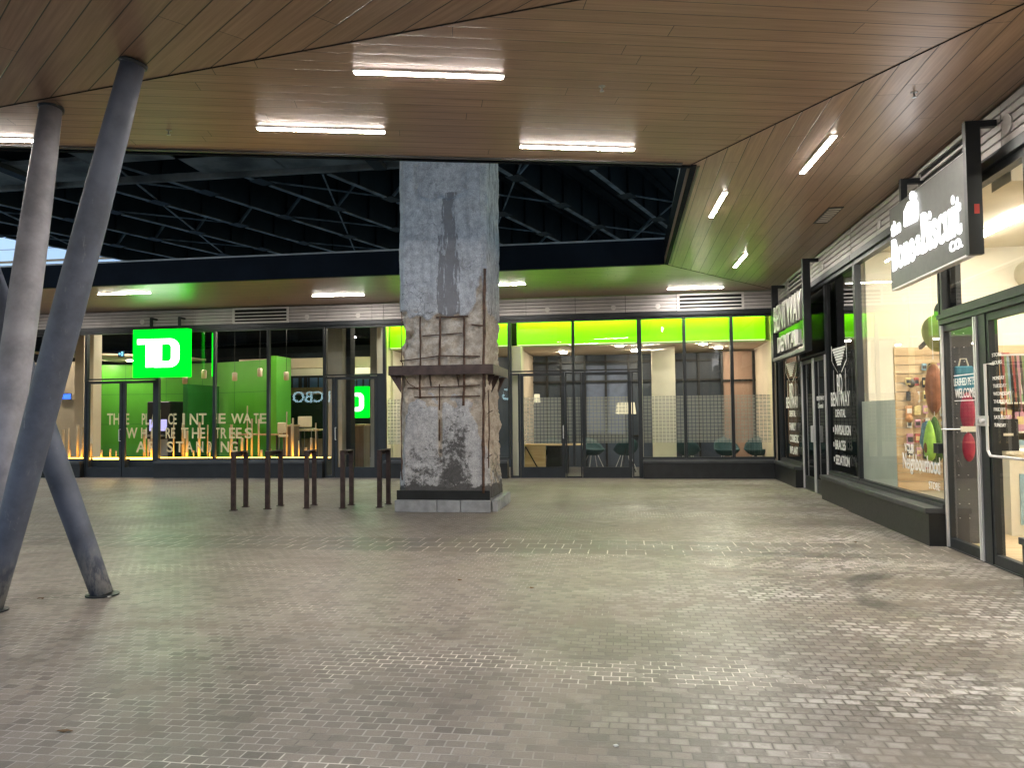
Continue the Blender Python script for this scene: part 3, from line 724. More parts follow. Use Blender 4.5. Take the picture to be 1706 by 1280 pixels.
door(lounge, BACK, bu(970), bu(1052), ZD, -1, label='right door of the pair', handle=False); window(lounge, BACK, bu(1053), bu(1067), .012, ZD, .03); threshold(lounge, BACK, u0, u1)
box('mullion', (um-.03, -.1, .3), (um+.03, .012, ZT), M['dark'], lounge, BACK); box('mullion', (u1-.05, -.1, .0), (u1+.05, .02, ZT), M['dark'], lounge, BACK)
header(lounge, BACK, bu(640)+.002, 3.42); cladding(lounge, BACK, bu(640)+.002, 3.45, [(bu(1128, 500), bu(1239, 500))])
for px in (912, 1022, 1096): roundcap(lounge, BACK, bu(px, 512), 4.05)

dental = thing('dental_storefront', 'dark tinted dental clinic shopfront with white lettering on its glass', 'shopfront', (3.5, 15, 0))
window(dental, RIGHT, -18.2, -16.05, ZS, ZT, pane='glassdark'); window(dental, RIGHT, -14.1, -12.36, ZS, ZT, pane='glassdark')
window(dental, RIGHT, -16.03, -14.12, ZD+.03, ZT, pane='glassdark', label='transom window over the clinic door')
door(dental, RIGHT, -15.98, -15.08, ZD, 1, fw=.05, pane='glassdark', silver=True, label='far leaf of the clinic door'); door(dental, RIGHT, -15.03, -14.17, ZD, -1, fw=.05, pane='glassdark', silver=True, label='near leaf of the clinic door'); threshold(dental, RIGHT, -16.03, -14.12)
plinth(dental, RIGHT, -18.2, -16.1); plinth(dental, RIGHT, -14.05, -12.36)
header(dental, RIGHT, -18.2, -12.36); cladding(dental, RIGHT, -18.33, -12.36, [(-16.9, -15.3)]); box('corner_post', (-18.3, -.1, 0), (-18.21, .01, ZT), M['dark'], dental, RIGHT)
roundcap(dental, RIGHT, -14.0, 4.05)
lk = MB(); lk.box((-15.1, .0, 1.0), (-14.98, .03, 1.07), RIGHT); lk.build('lock_box', M['silver'], dental)

pet = thing('pet_shop_storefront', 'bright pet shop front with full height glass and aluminium edged doors at right', 'shopfront', (3.5, 8, 0))
YD0, YD1 = 9.14, 7.22
window(pet, RIGHT, -12.34, -YD0-.03, ZS, ZT, label='big display window beside the doors'); window(pet, RIGHT, -YD1+.02, -3.9, ZS, ZT); window(pet, RIGHT, -3.88, -.5, ZS, ZT)
window(pet, RIGHT, -YD0, -YD1, ZD+.05, ZT, fw=.05, label='transom window over the pet shop doors')
hb = MB(); hb.box((-YD0-.03, -.1, ZD+.0), (-YD1, .035, ZD+.049), RIGHT); hb.box((-YD0-.03, -.1, ZD-.06), (-YD1, .015, ZD-.001), RIGHT); hb.build('door_head', M['dark'], pet)
door(pet, RIGHT, -YD0+.01, -8.32, ZD-.07, 1, fw=.035, bot=.1, silver=True, label='far leaf of the pet shop doors', handle=False)
box('door_post', (-8.26, -.12, .0), (-8.1, -.004, ZD-.06), M['dark'], pet, RIGHT)
door(pet, RIGHT, -8.09, -YD1-.01, ZD-.07, -1, fw=.045, bot=.1, label='near leaf of the pet shop doors', handle=False)
box('edge_strip', (-8.285, -.02, .01), (-8.265, .012, ZD-.07), M['silver'], pet, RIGHT)
hd = MB(); hd.tube([RIGHT.P(-7.98, -.02, 1.95), RIGHT.P(-7.98, .06, 1.95), RIGHT.P(-7.98, .06, 1.12), RIGHT.P(-7.93, .06, 1.07), RIGHT.P(-7.3, .06, 1.07)], .013, 10); hd.build('pull_bar', M['silver'], pet)
lk = MB(); lk.box((-8.29, -.003, 1.35), (-8.08, .025, 1.45), RIGHT); lk.tube([RIGHT.P(-8.2, .025, 1.4), RIGHT.P(-8.2, .055, 1.4)], .025, 12); lk.tube([RIGHT.P(-8.12, .025, 1.4), RIGHT.P(-8.12, .06, 1.4)], .025, 12); lk.build('lock_plate', M['silver'], pet)
box('hinge_block', (-9.30, .0, 1.03), (-9.17, .06, 1.14), M['dark'], pet, RIGHT)
plinth(pet, RIGHT, -12.34, -YD0-.06, .2); plinth(pet, RIGHT, -YD1+.06, -.3, .2); threshold(pet, RIGHT, -YD0, -YD1)
header(pet, RIGHT, -12.34, -.3); cladding(pet, RIGHT, -12.34, -.3, [(-9.55, -8.0), (-4.3, -2.9)])
roundcap(pet, RIGHT, -7.45, 4.1, .09); roundcap(pet, RIGHT, -11.0, 4.05)
bm_ = MB(); bm_.box((-9.2, -.16, ZD+.05), (-8.98, -.105, ZT), RIGHT); bm_.build('inner_post', M['dark'], pet)

# ================================================================ hanging signs
def arms(par, F, us, n, ztop, zbot, nth=.05):
    for u in us:
        m = MB(); m.box((u-.03, .02, ztop-.05), (u+.03, n+nth, ztop), F); m.box((u-.03, n, zbot), (u+.03, n+nth, ztop-.05), F); m.build('bracket', M['dark'], par)
td = thing('bank_sign', 'glowing green square sign with white letters hung over the bank door', 'sign', (-11.6, 18.1, 3.2))
ta, tb = ony(222, 590, 18.05).x, ony(313, 590, 18.05).x; tz0, tz1 = 2.575, 3.80
box('sign_box', (ta, .20, tz0), (tb, .349, tz1), M['greendk'], td, BACK)
box('light_face', (ta+.0, .350, tz0), (tb, .362, tz1), M['L_td'], td, BACK, .003)
box('side_face', (tb+.0005, .2, tz0), (tb+.006, .35, tz1), M['L_td'], td, BACK)
arms(td, BACK, (ony(250, 540, 18.1).x, ony(297, 540, 18.1).x), .22, 4.12, tz1)
def arc(cx_, cy_, r, a0, a1, n=6): return [(cx_+r*math.cos(R(a0+(a1-a0)*i/n)), cy_+r*math.sin(R(a0+(a1-a0)*i/n))) for i in range(n+1)]
def bank_letters(F, x0, x1, z0, z1, n, mat, par, only=None):
    W_, H_ = 335.0, 310.0
    def m(p): return (x0+(p[0])/W_*(x1-x0), z1-(p[1])/H_*(z1-z0))
    T = [(27, 62), (170, 62), (170, 92), (126, 92), (126, 244), (80, 244), (80, 95), (27, 95)]
    Dout = [(131, 62)] + [(p[0], p[1]) for p in arc(228, 118, 56, -90, 0)] + [(p[0], p[1]) for p in arc(228, 190, 56, 0, 90)] + [(131, 246)]
    Dout[0] = (174, 62); Dout = [(131, 94.), (174, 94.), (174, 62.)] + Dout[1:-1] + [(131, 246)]
    Din = [(178, 96)] + arc(214, 118, 22, -90, 0, 4) + arc(214, 186, 22, 0, 90, 4) + [(178, 208)]
    shape('lettering', [[m(p) for p in T]], F, n, mat, par, .006)
    shape('lettering', [[m(p) for p in Dout], [m(p) for p in Din]], F, n, mat, par, .006)
bank_letters(BACK, ta, tb, tz0, tz1, .363, M['L_white'], td)
# thin green light tube beside the sign
gt = thing('green_light_tube', 'thin vertical green light line just right of the green bank sign', 'light', (bu(349), 18.5, 3.2)); box('light_face', (bu(348.2), -.16, 2.6), (bu(350.6), -.13, 3.72), M['L_td'], gt, BACK)

bs = thing('pet_shop_sign', 'grey hanging panel sign with glowing white pet shop lettering', 'sign', (3.3, 8.8, 3.4))
sy0, sy1 = -9.82, -7.72; sz0, sz1 = 2.98, 3.95
t_ = plain('grey sign face', (.06, .062, .057), .45, 0, .08, 2)
box('sign_panel', (sy0, .20, sz0), (sy1-.0, .28, sz1), t_, bs, RIGHT)
box('end_cap', (sy1+.001, .17, sz0-.02), (sy1+.07, .30, 4.22), M['dark'], bs, RIGHT)
for u in (sy0+.35,):
    m = MB(); m.box((u-.03, .02, 4.16), (u+.03, .27, 4.22), RIGHT); m.box((u-.03, .2, sz1), (u+.03, .27, 4.16), RIGHT); m.build('bracket', M['dark'], bs)
m = MB(); m.box((sy1+.005, .02, 4.16), (sy1+.065, .169, 4.22), RIGHT); m.build('bracket', M['dark'], bs)
tr_ = MB(); tr_.box((sy0, .2, sz0-.02), (sy1, .28, sz0-.001), RIGHT); tr_.build('bottom_trim', M['silver'], bs)
st_ = MB(); st_.box((sy1+.0705, .2, 3.34), (sy1+.073, .245, 3.43), RIGHT); st_.build('sticker', plain('red sticker', (.5, .05, .04), .5), bs)
def RS(px, py, X=3.22): v = onx(px, py, X); return (-v.y, v.z)
def rsbox(q, X=3.22):
    pts = [RS(*p, X) for p in q]; us = [p[0] for p in pts]; zs = [p[1] for p in pts]; return min(us), max(us), min(zs), max(zs)
LT = M['L_white']
text('lettering', 'the', RIGHT, sy0+.06, sy0+.37, 3.60, 3.77, .281, LT, bs, .008, .018)
text('lettering', 'Bone', RIGHT, sy0+.07, sy0+.78, 3.18, 3.56, .281, LT, bs, .008, .018)
text('lettering', '&', RIGHT, sy0+.82, sy0+.98, 3.22, 3.44, .281, LT, bs, .008, .018)
text('lettering', 'Biscuit', RIGHT, sy0+1.0, sy0+1.98, 3.20, 3.64, .281, LT, bs, .008, .018)
text('lettering', 'CO.', RIGHT, sy0+1.70, sy0+1.99, 3.07, 3.17, .281, LT, bs, .008, .018)
cx0 = sy0+.72
shape('emblem', [[(cx0-.19, 3.62), (cx0+.15, 3.60), (cx0+.20, 3.66), (cx0+.19, 3.80), (cx0+.12, 3.86), (cx0-.06, 3.86), (cx0-.18, 3.79)], [(cx0-.08, 3.775), (cx0+.09, 3.79), (cx0+.09, 3.772), (cx0-.08, 3.757)], [(cx0+.02, 3.70), (cx0+.07, 3.70), (cx0+.07, 3.67), (cx0+.02, 3.67)]], RIGHT, .281, LT, bs, .02)
shape('emblem', [arc(cx0+.06, 3.90, .055, 200, -20, 10) + arc(cx0+.13, 3.88, .035, 60, -90, 5)], RIGHT, .2815, LT, bs, .02)

ds = thing('dental_sign', 'glossy black hanging panel with raised pale dental clinic letters', 'sign', (3.3, 15.8, 3.3))
dy0, dy1 = -17.25, -14.42
box('sign_panel', (dy0, .19, 2.68), (dy1, .235, 3.87), M['gloss'], ds, RIGHT)
ef = MB(); ef.box((dy0, .17, 2.61), (dy1, .30, 2.679), RIGHT); ef.box((dy1+.001, .17, 2.61), (dy1+.09, .30, 4.27), RIGHT); ef.box((dy0-.09, .17, 2.61), (dy0-.001, .30, 4.27), RIGHT); ef.build('frame', M['dark'], ds)
m = MB(); m.box((dy1+.01, .02, 4.21), (dy1+.08, .169, 4.27), RIGHT); m.box((dy0-.08, .02, 4.21), (dy0-.01, .169, 4.27), RIGHT); m.build('bracket', M['dark'], ds)
lm = plain('pale sign letters', (.62, .60, .56), .5, .1, .05)
text('lettering', 'BENTWAY', RIGHT, dy0+.10, dy1-.12, 3.22, 3.76, .236, lm, ds, .06, .005)
text('lettering', 'DENTAL', RIGHT, dy0+.45, dy1-.55, 2.76, 3.08, .236, lm, ds, .06, .005)

# ---------------------------------------------------------------- lettering on the glass
vl = thing('window_lettering', 'pale capital letters in three lines across the bank windows', 'lettering', (-12, 18.5, 1.4))
def bt(s, pa, pb, ya, yb):
    z0 = bz((pa+pb)/2, yb); z1 = bz((pa+pb)/2, ya); text('lettering', s, BACK, bu(pa), bu(pb), z0, z1, -.058, M['vinylb'], vl, .002, .018)
for s, a, b in (('TH', 176, 197), ('E', 207, 213), ('PL', 234, 246), ('A', 249, 257), ('CE', 278, 292), ('I', 302, 306), ('NT', 314, 342)): bt(s, a, b, 689, 708)
for s, a, b in (('H', 357, 360), ('E', 362, 374), ('WA', 383, 417), ('T', 421, 429), ('E', 431, 442)): bt(s, a, b, 689, 706)
for s, a, b in (('W', 208, 227), ('H', 233, 243), ('E', 250, 257), ('RE', 274, 290), ('T', 300, 312), ('HE', 318, 340), ('T', 358, 364), ('R', 366, 376), ('EE', 380, 401), ('S', 406, 419)): bt(s, a, b, 713, 731)
for s, a, b in (('A', 225, 241), ('R', 246, 258), ('S', 276, 287), ('T', 291, 304), ('A', 308, 320), ('N', 325, 337), ('D', 345, 351), ('N', 366, 380), ('G', 382, 394)): bt(s, a, b, 736, 754)

dl = thing('window_lettering', 'white clinic emblem, name and service list on the dark panel right of the clinic door', 'lettering', (3.5, 13.2, 1.5))
def emblem(par, uc, zc, w, h):
    m = MB(); n = .004
    for k in range(7):
        f = k/6; ww = w*(.5-.36*f); z = zc+h*(.5-.42*f)
        m.box((uc-ww, n, z-.016), (uc+ww, n+.003, z+.016), RIGHT)
    for sgn in (-1, 1):
        m.bar(RIGHT.P(uc+sgn*w*.56, n, zc+h*.62), RIGHT.P(uc+sgn*w*.56, n, zc+h*.25), .004, .018) if 0 else m.box((uc+sgn*w*.56-.01, n, zc+h*.2), (uc+sgn*w*.56+.01, n+.003, zc+h*.62), RIGHT)
        m.box((uc+sgn*w*.44-.006, n, zc-h*.75), (uc+sgn*w*.44+.006, n+.003, zc-h*.05), RIGHT)
        a = (uc+sgn*w*.56, zc+h*.2); b = (uc+sgn*w*.14, zc-h*.12)
        m.poly([RIGHT.P(a[0], n, a[1]), RIGHT.P(a[0]+.015, n, a[1]-.02), RIGHT.P(b[0]+.015, n, b[1]-.02), RIGHT.P(b[0], n, b[1])])
    m.build('emblem', M['vinyl'], par)
    text('lettering', 'BD', RIGHT, uc-w*.20, uc+w*.20, zc-h*.72, zc-h*.18, n, M['vinyl'], par, .003, .01)
uc = -13.25
emblem(dl, uc, 2.24, .78, .62)
text('lettering', 'BENTWAY', RIGHT, uc-.56, uc+.56, 1.60, 1.84, .004, M['vinyl'], dl, .003, .012)
text('lettering', 'DENTAL', RIGHT, uc-.30, uc+.30, 1.42, 1.55, .004, M['vinyl'], dl, .003, .012)
for s, z, w in (('INVISALIGN', 1.13, .9), ('BRACES', .88, .6), ('SEDATION', .63, .8)):
    text('lettering', s, RIGHT, uc-.36, uc-.36+w, z, z+.16, .004, M['vinyl'], dl, .003, .016)
    box('bullet', (uc-.47, .004, z+.04), (uc-.43, .007, z+.12), M['vinyl'], dl, RIGHT)
dl2 = thing('window_lettering', 'white clinic emblem and service words on the narrow pane left of the clinic door', 'lettering', (3.5, 17, 1.5))
uc = -16.95
emblem(dl2, uc, 2.24, .9, .62)
text('lettering', 'BENTWAY', RIGHT, uc-.55, uc+.6, 1.60, 1.84, .004, M['vinyl'], dl2, .003, .012)
text('lettering', 'DENTAL', RIGHT, uc-.25, uc+.35, 1.42, 1.55, .004, M['vinyl'], dl2, .003, .012)
for s, z, w in (('FAMILY', 1.13, .6), ('COSMETIC', .88, .85), ('IMPLANT', .63, .75)): text('lettering', s, RIGHT, uc-.28, uc-.28+w, z, z+.16, .004, M['vinyl'], dl2, .003, .016)
pl = thing('window_lettering', 'white script words low on the pet shop display window', 'lettering', (3.5, 9.8, 1))
def rt(s, q0, q1, par, b=0.0, hh=None):
    (ua, za), (ub, zb) = (ru(*q0), rz(*q0)), (ru(*q1), rz(*q1)); text('lettering', s, RIGHT, ua, ub, zb if hh is None else za-hh, za, .002, M['vinyl'], par, .003, b)
text('lettering', 'YOUR', RIGHT, -10.38, -10.05, 1.00, 1.10, .002, M['vinyl'], pl, .003, .005)
text('lettering', 'Neighbourhood', RIGHT, -10.45, -9.28, .72, .98, .002, M['vinyl'], pl, .003, .012)
text('lettering', 'STORE', RIGHT, -9.62, -9.30, .60, .69, .002, M['vinyl'], pl, .003, .005)
pl2 = thing('window_lettering', 'small white welcome notice on the far pet shop door', 'lettering', (3.5, 8.7, 1.8))
text('lettering', 'LEASHED PETS', RIGHT, -8.92, -8.42, 1.77, 1.85, -.03, M['vinyl'], pl2, .002, .0)
text('lettering', 'WELCOME', RIGHT, -8.90, -8.42, 1.64, 1.74, -.03, M['vinyl'], pl2, .002, .0)
m = MB(); m.box((-8.92, -.03, 1.875), (-8.40, -.028, 1.885), RIGHT); m.box((-8.92, -.03, 1.605), (-8.40, -.028, 1.615), RIGHT); m.build('rule', M['vinyl'], pl2)
pl3 = thing('window_lettering', 'white opening hours list on the near pet shop door', 'lettering', (3.5, 7.9, 1.6))
for i, s in enumerate(('STORE', 'HOURS', '', 'MONDAY', 'TUESDAY', 'WEDNESDAY', 'THURSDAY', 'FRIDAY', 'SATURDAY', 'SUNDAY')):
    if s: text('lettering', s, RIGHT, -8.03, -8.03+.038*len(s), 2.02-.075*i, 2.055-.075*i, -.03, M['vinyl'], pl3, .002, .0)
dd = thing('window_lettering', 'tiny white words on the clinic door glass', 'lettering', (3.5, 14.6, 1.6))
text('lettering', 'CLINIC', RIGHT, -14.9, -14.45, 1.56, 1.62, -.03, M['vinyl'], dd, .002) if 0 else None
text('lettering', 'BENTWAY', RIGHT, -14.95, -14.4, 1.72, 1.80, -.03, M['vinyl'], dd, .002); text('lettering', 'Dental', RIGHT, -14.85, -14.5, 1.58, 1.67, -.03, M['vinyl'], dd, .002)
# frosted square-pattern film on the office glazing
gf = thing('window_film', 'band of frosted film with a fine square grid across the lime topped windows', 'window film', (-1, 18.45, 1.2))
fm_ = NT('grid film'); c = fm_.coord(); s_x = fm_.n('ShaderNodeSeparateXYZ'); fm_.l(c, s_x.inputs[0])
def gl_(v, p): 
    k = fm_.math('DIVIDE', v, p); return fm_.math('ABSOLUTE', fm_.math('SUBTRACT', fm_.math('FRACT', k), .5))
gx = fm_.math('GREATER_THAN', gl_(s_x.outputs[0], .085), .43); gz = fm_.math('GREATER_THAN', gl_(s_x.outputs[2], .085), .43)
ln = fm_.math('MAXIMUM', gx, gz)
tr1 = fm_.n('ShaderNodeBsdfTransparent'); df = fm_.n('ShaderNodeBsdfDiffuse'); df.inputs[0].default_value = (.55, .53, .47, 1)
mxx = fm_.n('ShaderNodeMixShader'); fm_.l(fm_.math('SUBTRACT', .55, fm_.math('MULTIPLY', ln, .55)), mxx.inputs[0]); fm_.l(tr1.outputs[0], mxx.inputs[1]); fm_.l(df.outputs[0], mxx.inputs[2]); fm_.l(mxx.outputs[0], fm_.out.inputs[0])
for a, b in [(bu(868)+.07, bu(940)-.07), (bu(943), bu(968)), (bu(971)+.07, bu(1051)-.07), (bu(1071), bu(1140)), (bu(1144), bu(1219)), (bu(1224), 3.35), (bu(645), bu(700)-.03), (bu(700)+.03, bu(775)-.03)]:
    m = MB(); m.poly([BACK.P(a, -.052, .83), BACK.P(b, -.052, .83), BACK.P(b, -.052, 1.93), BACK.P(a, -.052, 1.93)]); m.build('film_sheet', fm_.m, gf)
ff_ = thing('window_film', 'tall plain frosted film square at the lower left of the pet shop display window', 'window film', (3.5, 11.7, 1)); 
m = MB(); m.box((-12.29, -.056, ZS+.04), (-10.85, -.053, 1.66), RIGHT); m.build('film_sheet', M['film'], ff_)

# ================================================================ rooms behind the glass
def iy(px, py, Y): v = ony(px, py, Y); return v.x, v.z
XB0, XB1 = -24.0, bu(636)
rb = thing('bank_interior', 'bank room behind the left windows with green curved wall and black ceiling', 'room', (-12, 22, 0))
box('room_floor', (XB0, 18.52, 0), (XB1, 27.5, .02), M['ifloor'], rb)
box('room_ceiling', (XB0, 18.52, 4.2), (XB1, 27.5, 4.3), M['ceilblk'], rb)
box('rear_wall', (XB0, 27.5, 0), (XB1, 27.6, 4.3), M['darkwall'], rb)
box('side_wall', (XB0-.1, 18.52, 0), (XB0, 27.6, 4.3), M['beige'], rb)
# curved green wall
gx0 = iy(166, 690, 23.5)[0]; gx1 = iy(452, 690, 22.6)[0]; gtop = 3.35
pts = []
for i in range(25):
    f = i/24; pts.append((gx0+(gx1-gx0)*f, 23.5+.0+1.1*math.sin(math.pi*f)*(.7)-.9*f, 0))
gw = MB()
for a, b in zip(pts, pts[1:]):
    gw.poly([(a[0], a[1], .02), (b[0], b[1], .02), (b[0], b[1], gtop), (a[0], a[1], gtop)], (0, .08, 0))
bmesh.ops.remove_doubles(gw.bm, verts=gw.bm.verts, dist=.0001)
gw.build('curved_wall', M['green'], rb)
jl = MB()
for z in (1.35, 2.35):
    for a, b in zip(pts, pts[1:]): jl.bar((a[0], a[1]-.003, z), (b[0], b[1]-.003, z), .004, .012)
for k in (3, 8, 13, 18): jl.bar((pts[k][0], pts[k][1]-.003, .02), (pts[k][0], pts[k][1]-.003, gtop), .012, .004)
jl.build('panel_joint', M['greendk'], rb)
x0, x1 = iy(451, 690, 21.6)[0], iy(463, 690, 21.6)[0]
box('green_fin', (x0, 21.5, .02), (x1, 22.5, 3.35), M['green'], rb)
box('green_fin', (iy(292, 690, 21)[0], 21.4, .02), (iy(300, 690, 21)[0], 23.2, 2.55), M['greendk'], rb)
# beige bulkheads
bh = MB(); a0 = iy(80, 575, 20.6)[0]; a1 = iy(246, 600, 22)[0]
bh.poly([(a0, 19.9, 3.45), (a0, 24, 3.45), (a1+.8, 24, 3.45), (a1+.8, 22.4, 3.45)], (0, 0, .06)); bh.build('bulkhead', M['beige'], rb)
bh = MB(); x0, x1 = iy(388, 590, 23)[0], XB1; bh.box((x0, 23.4, 3.10), (x1, 23.6, 3.42)); bh.build('bulkhead', M['beige'], rb)
bh = MB(); bh.box((iy(438, 590, 26)[0], 25.5, 2.98), (XB1, 25.6, 3.22)); bh.build('bulkhead', M['cream'], rb)
# rear windows with bars
wb = MB(); x0, x1 = iy(463, 620, 27)[0], XB1
wb.box((x0, 27.35, 1.9), (x1, 27.4, 3.0)); o = wb.build('rear_window', plain('dusky blue glazing', (.10, .19, .34), .2, 0, .2, 1, 0, .6), rb)
mm = MB(); random.seed(5)
for k in range(26):
    x = x0+(x1-x0)*(k+random.random()*.6)/26; mm.box((x, 27.30, 1.9), (x+random.choice((.03, .05, .12)), 27.345, 3.0))
mm.build('window_bar', M['darkwall'], o)
# pillars
def pil(px0_, px1_, Y, mat, ytop=500, d=.35, z1=4.2):
    a, b = iy(px0_, 680, Y)[0], iy(px1_, 680, Y)[0]; return box('pillar', (a, Y, .02), (b, Y+d, z1), mat, rb)
pil(545, 570, 19.6, M['greywall'], d=.7); pil(571, 584, 19.9, M['darkwall'])
pil(617, 628, 20.6, M['greywall']); pil(628.5, 637, 19.0, M['cream'], d=.25)
pil(147, 155, 20.2, M['cream']); pil(124, 139, 20.6, M['beige'])
x0, x1 = iy(154, 640, 26)[0], iy(166, 640, 26)[0]; box('side_window', (x0, 26, 1.0), (x1, 26.05, 3.1), plain('blue glazing', (.16, .28, .55), .3), rb)
box('wall_panel', (iy(30, 650, 22)[0], 22.5, .02), (iy(112, 650, 22)[0], 22.6, 3.4), M['beige'], rb)
# opposite shopfront's reflection, modelled inside the room as timber frame and dark glass
x0, x1 = iy(468, 650, 25)[0], iy(545, 650, 25)[0]
box('mirrored_timber', (x0, 25.2, .02), (x1, 25.3, 2.55), M['walnut'], rb); box('mirrored_glass', (x0+.25, 25.16, .8), (x1, 25.195, 2.3), M['gloss'], rb)

sm = thing('second_bank_sign', 'small green sign with a white letter behind the single glass door', 'sign', (iy(598, 670, 22.5)[0], 22.5, 2))
x0, z1 = iy(563, 645, 22.5); x1, z0 = iy(614, 696, 22.5)
box('light_face', (x0, 22.5, z0), (x1, 22.6, z1), M['L_td'], sm)
f2 = Fr((0, 22.5, 0), (1, 0, 0), (0, -1, 0)); bank_letters(f2, x0, x1, z0, z1, .004, M['L_white'], sm)

atm = thing('cash_machine', 'black cash machine with a pale violet screen against the green wall', 'cash machine', (iy(262, 700, 21.5)[0], 21.8, 0))
x0, x1 = iy(241, 700, 21.5)[0], iy(279, 700, 21.5)[0]
MB().box((x0, 21.6, .02), (x1, 22.4, 2.05), bev=.03).build('cabinet', M['black'], atm)
box('screen', (x0+.1, 21.585, 1.15), (x1-.08, 21.598, 1.5), M['L_screen'], atm); box('keypad_shelf', (x0+.08, 21.42, .98), (x1-.08, 21.599, 1.04), M['steel'], atm)
box('fascia_panel', (x0+.05, 21.59, .3), (x1-.05, 21.598, .9), M['greywall'], atm)

# exit sign with running figure
es = thing('exit_sign', 'small blue lit exit pictogram sign under the beige bulkhead of the bank', 'sign', (iy(201, 590, 20.5)[0], 20.5, 3.2))
x0, z1 = iy(196.5, 584.5, 20.5); x1, z0 = iy(206, 595, 20.5); box('sign_box', (x0, 20.5, z0), (x1, 20.54, z1), plain('navy sign', (.01, .05, .12)), es)
F3 = Fr((0, 20.5, 0), (1, 0, 0), (0, -1, 0)); w_ = x1-x0
shape('pictogram', [[(x0+w_*.55, z0+.03), (x0+w_*.92, z0+.03), (x0+w_*.92, z1-.03), (x0+w_*.55, z1-.03)], [(x0+w_*.62, z0+.05), (x0+w_*.75, z0+.09), (x0+w_*.72, z1-.05), (x0+w_*.62, z1-.06)]], F3, .002, M['L_exit'], es, .003)
shape('pictogram', [[(x0+w_*.08, (z0+z1)/2), (x0+w_*.28, (z0+z1)/2+.05), (x0+w_*.28, (z0+z1)/2+.02), (x0+w_*.46, (z0+z1)/2+.02), (x0+w_*.46, (z0+z1)/2-.02), (x0+w_*.28, (z0+z1)/2-.02), (x0+w_*.28, (z0+z1)/2-.05)]], F3, .002, M['L_exit'], es, .003)
bsn = thing('blue_screen', 'small glowing blue screen seen through the leftmost bank windows', 'screen', (iy(107, 661, 22)[0], 22.3, 2)); x0, z1 = iy(97, 657, 22.3); x1, z0 = iy(117, 665, 22.3)
box('screen_face', (x0, 22.30, z0), (x1, 22.32, z1), M['L_blue'], bsn); box('screen_frame', (x0-.02, 22.325, z0-.02), (x1+.02, 22.35, z1+.02), M['black'], bsn)

# pendants
def pendant(px, py, Y, lab):
    x, z = iy(px, py, Y); t = thing('pendant_lamp', lab, 'lamp', (x, Y, z), 'beige cylinder pendants hanging in the bank')
    MB().lathe((x, Y, z-.12), [(.055, 0), (.075, .02), (.075, .22), (.05, .25)], 14).build('shade', M['beige'], t, True)
    MB().tube([(x, Y, z+.13), (x, Y, 4.2)], .006, 5).build('cord', M['black'], t)
for px, py, l in ((308, 633, 'pendant lamp half hidden beneath the green bank sign'), (340, 624, 'pendant lamp just left of the second window mullion'), (391, 628, 'pendant lamp in front of the curved green wall, left of a pair'), (433, 621, 'pendant lamp near the right end of the curved green wall'), (477, 627, 'pendant lamp before the bluish rear windows'), (570, 620, 'pendant lamp behind the door transom')):
    pendant(px, py, 21.0, l)
# counters, tables and stools
def counter(px0_, px1_, py, Y, lab, mat='walnut', h=None, kind='counter'):
    x0, z = iy(px0_, py, Y); x1 = iy(px1_, py, Y)[0]; t = thing(kind, lab, kind.replace('_', ' '), ((x0+x1)/2, Y, 0))
    box('top', (x0-.04, Y-.3, z-.05), (x1+.04, Y+.3, z), M['oak'], t); 
    if kind == 'counter':
        box('body', (x0, Y-.27, .02), (x1, Y+.27, z-.051), M[mat], t)
    else:
        for x in (x0+.05, x1-.05):
            for y in (Y-.25, Y+.25): box('leg', (x-.02, y-.02, .02), (x+.02, y+.02, z-.051), M['black'], t)
        box('foot_rail', (x0+.07, Y-.26, .35), (x1-.07, Y-.24, .38), M['black'], t)
    return t
counter(590, 611, 707, 21.2, 'narrow dark timber kiosk behind the single glass door')
counter(478, 492, 708, 21.6, 'grey brown timber kiosk behind the bank windows', 'walnut')
counter(492, 536, 715, 22.3, 'long high table at the back of the bank beside the kiosk', kind='high_table')
counter(400, 470, 723, 21.5, 'low meeting table in the bank near the curved wall', kind='high_table')
for i, (a, b, y0, y1, Y) in enumerate(((497, 520, 694, 712, 21.9), (463, 477, 704, 722, 21.2))):
    x0, z1 = iy(a, y0, Y); x1, z0 = iy(b, y1, Y)
    t = thing('bar_chair', ('pale upholstered high chair tucked at the long bank table', 'pale upholstered chair beside the timber kiosk')[i], 'chair', ((x0+x1)/2, Y, 0))
    MB().box((x0, Y-.05, z0), (x1, Y, z1), bev=.02).build('backrest', M['cream'], t); MB().box((x0, Y, z0-.12), (x1, Y+.42, z0-.04), bev=.02).build('seat', M['cream'], t)
    for x in (x0+.03, x1-.03):
        for y in (Y+.02, Y+.38): MB().tube([(x, y, z0-.12), (x, y, .02)], .013, 6).build('leg', M['steel'], t)
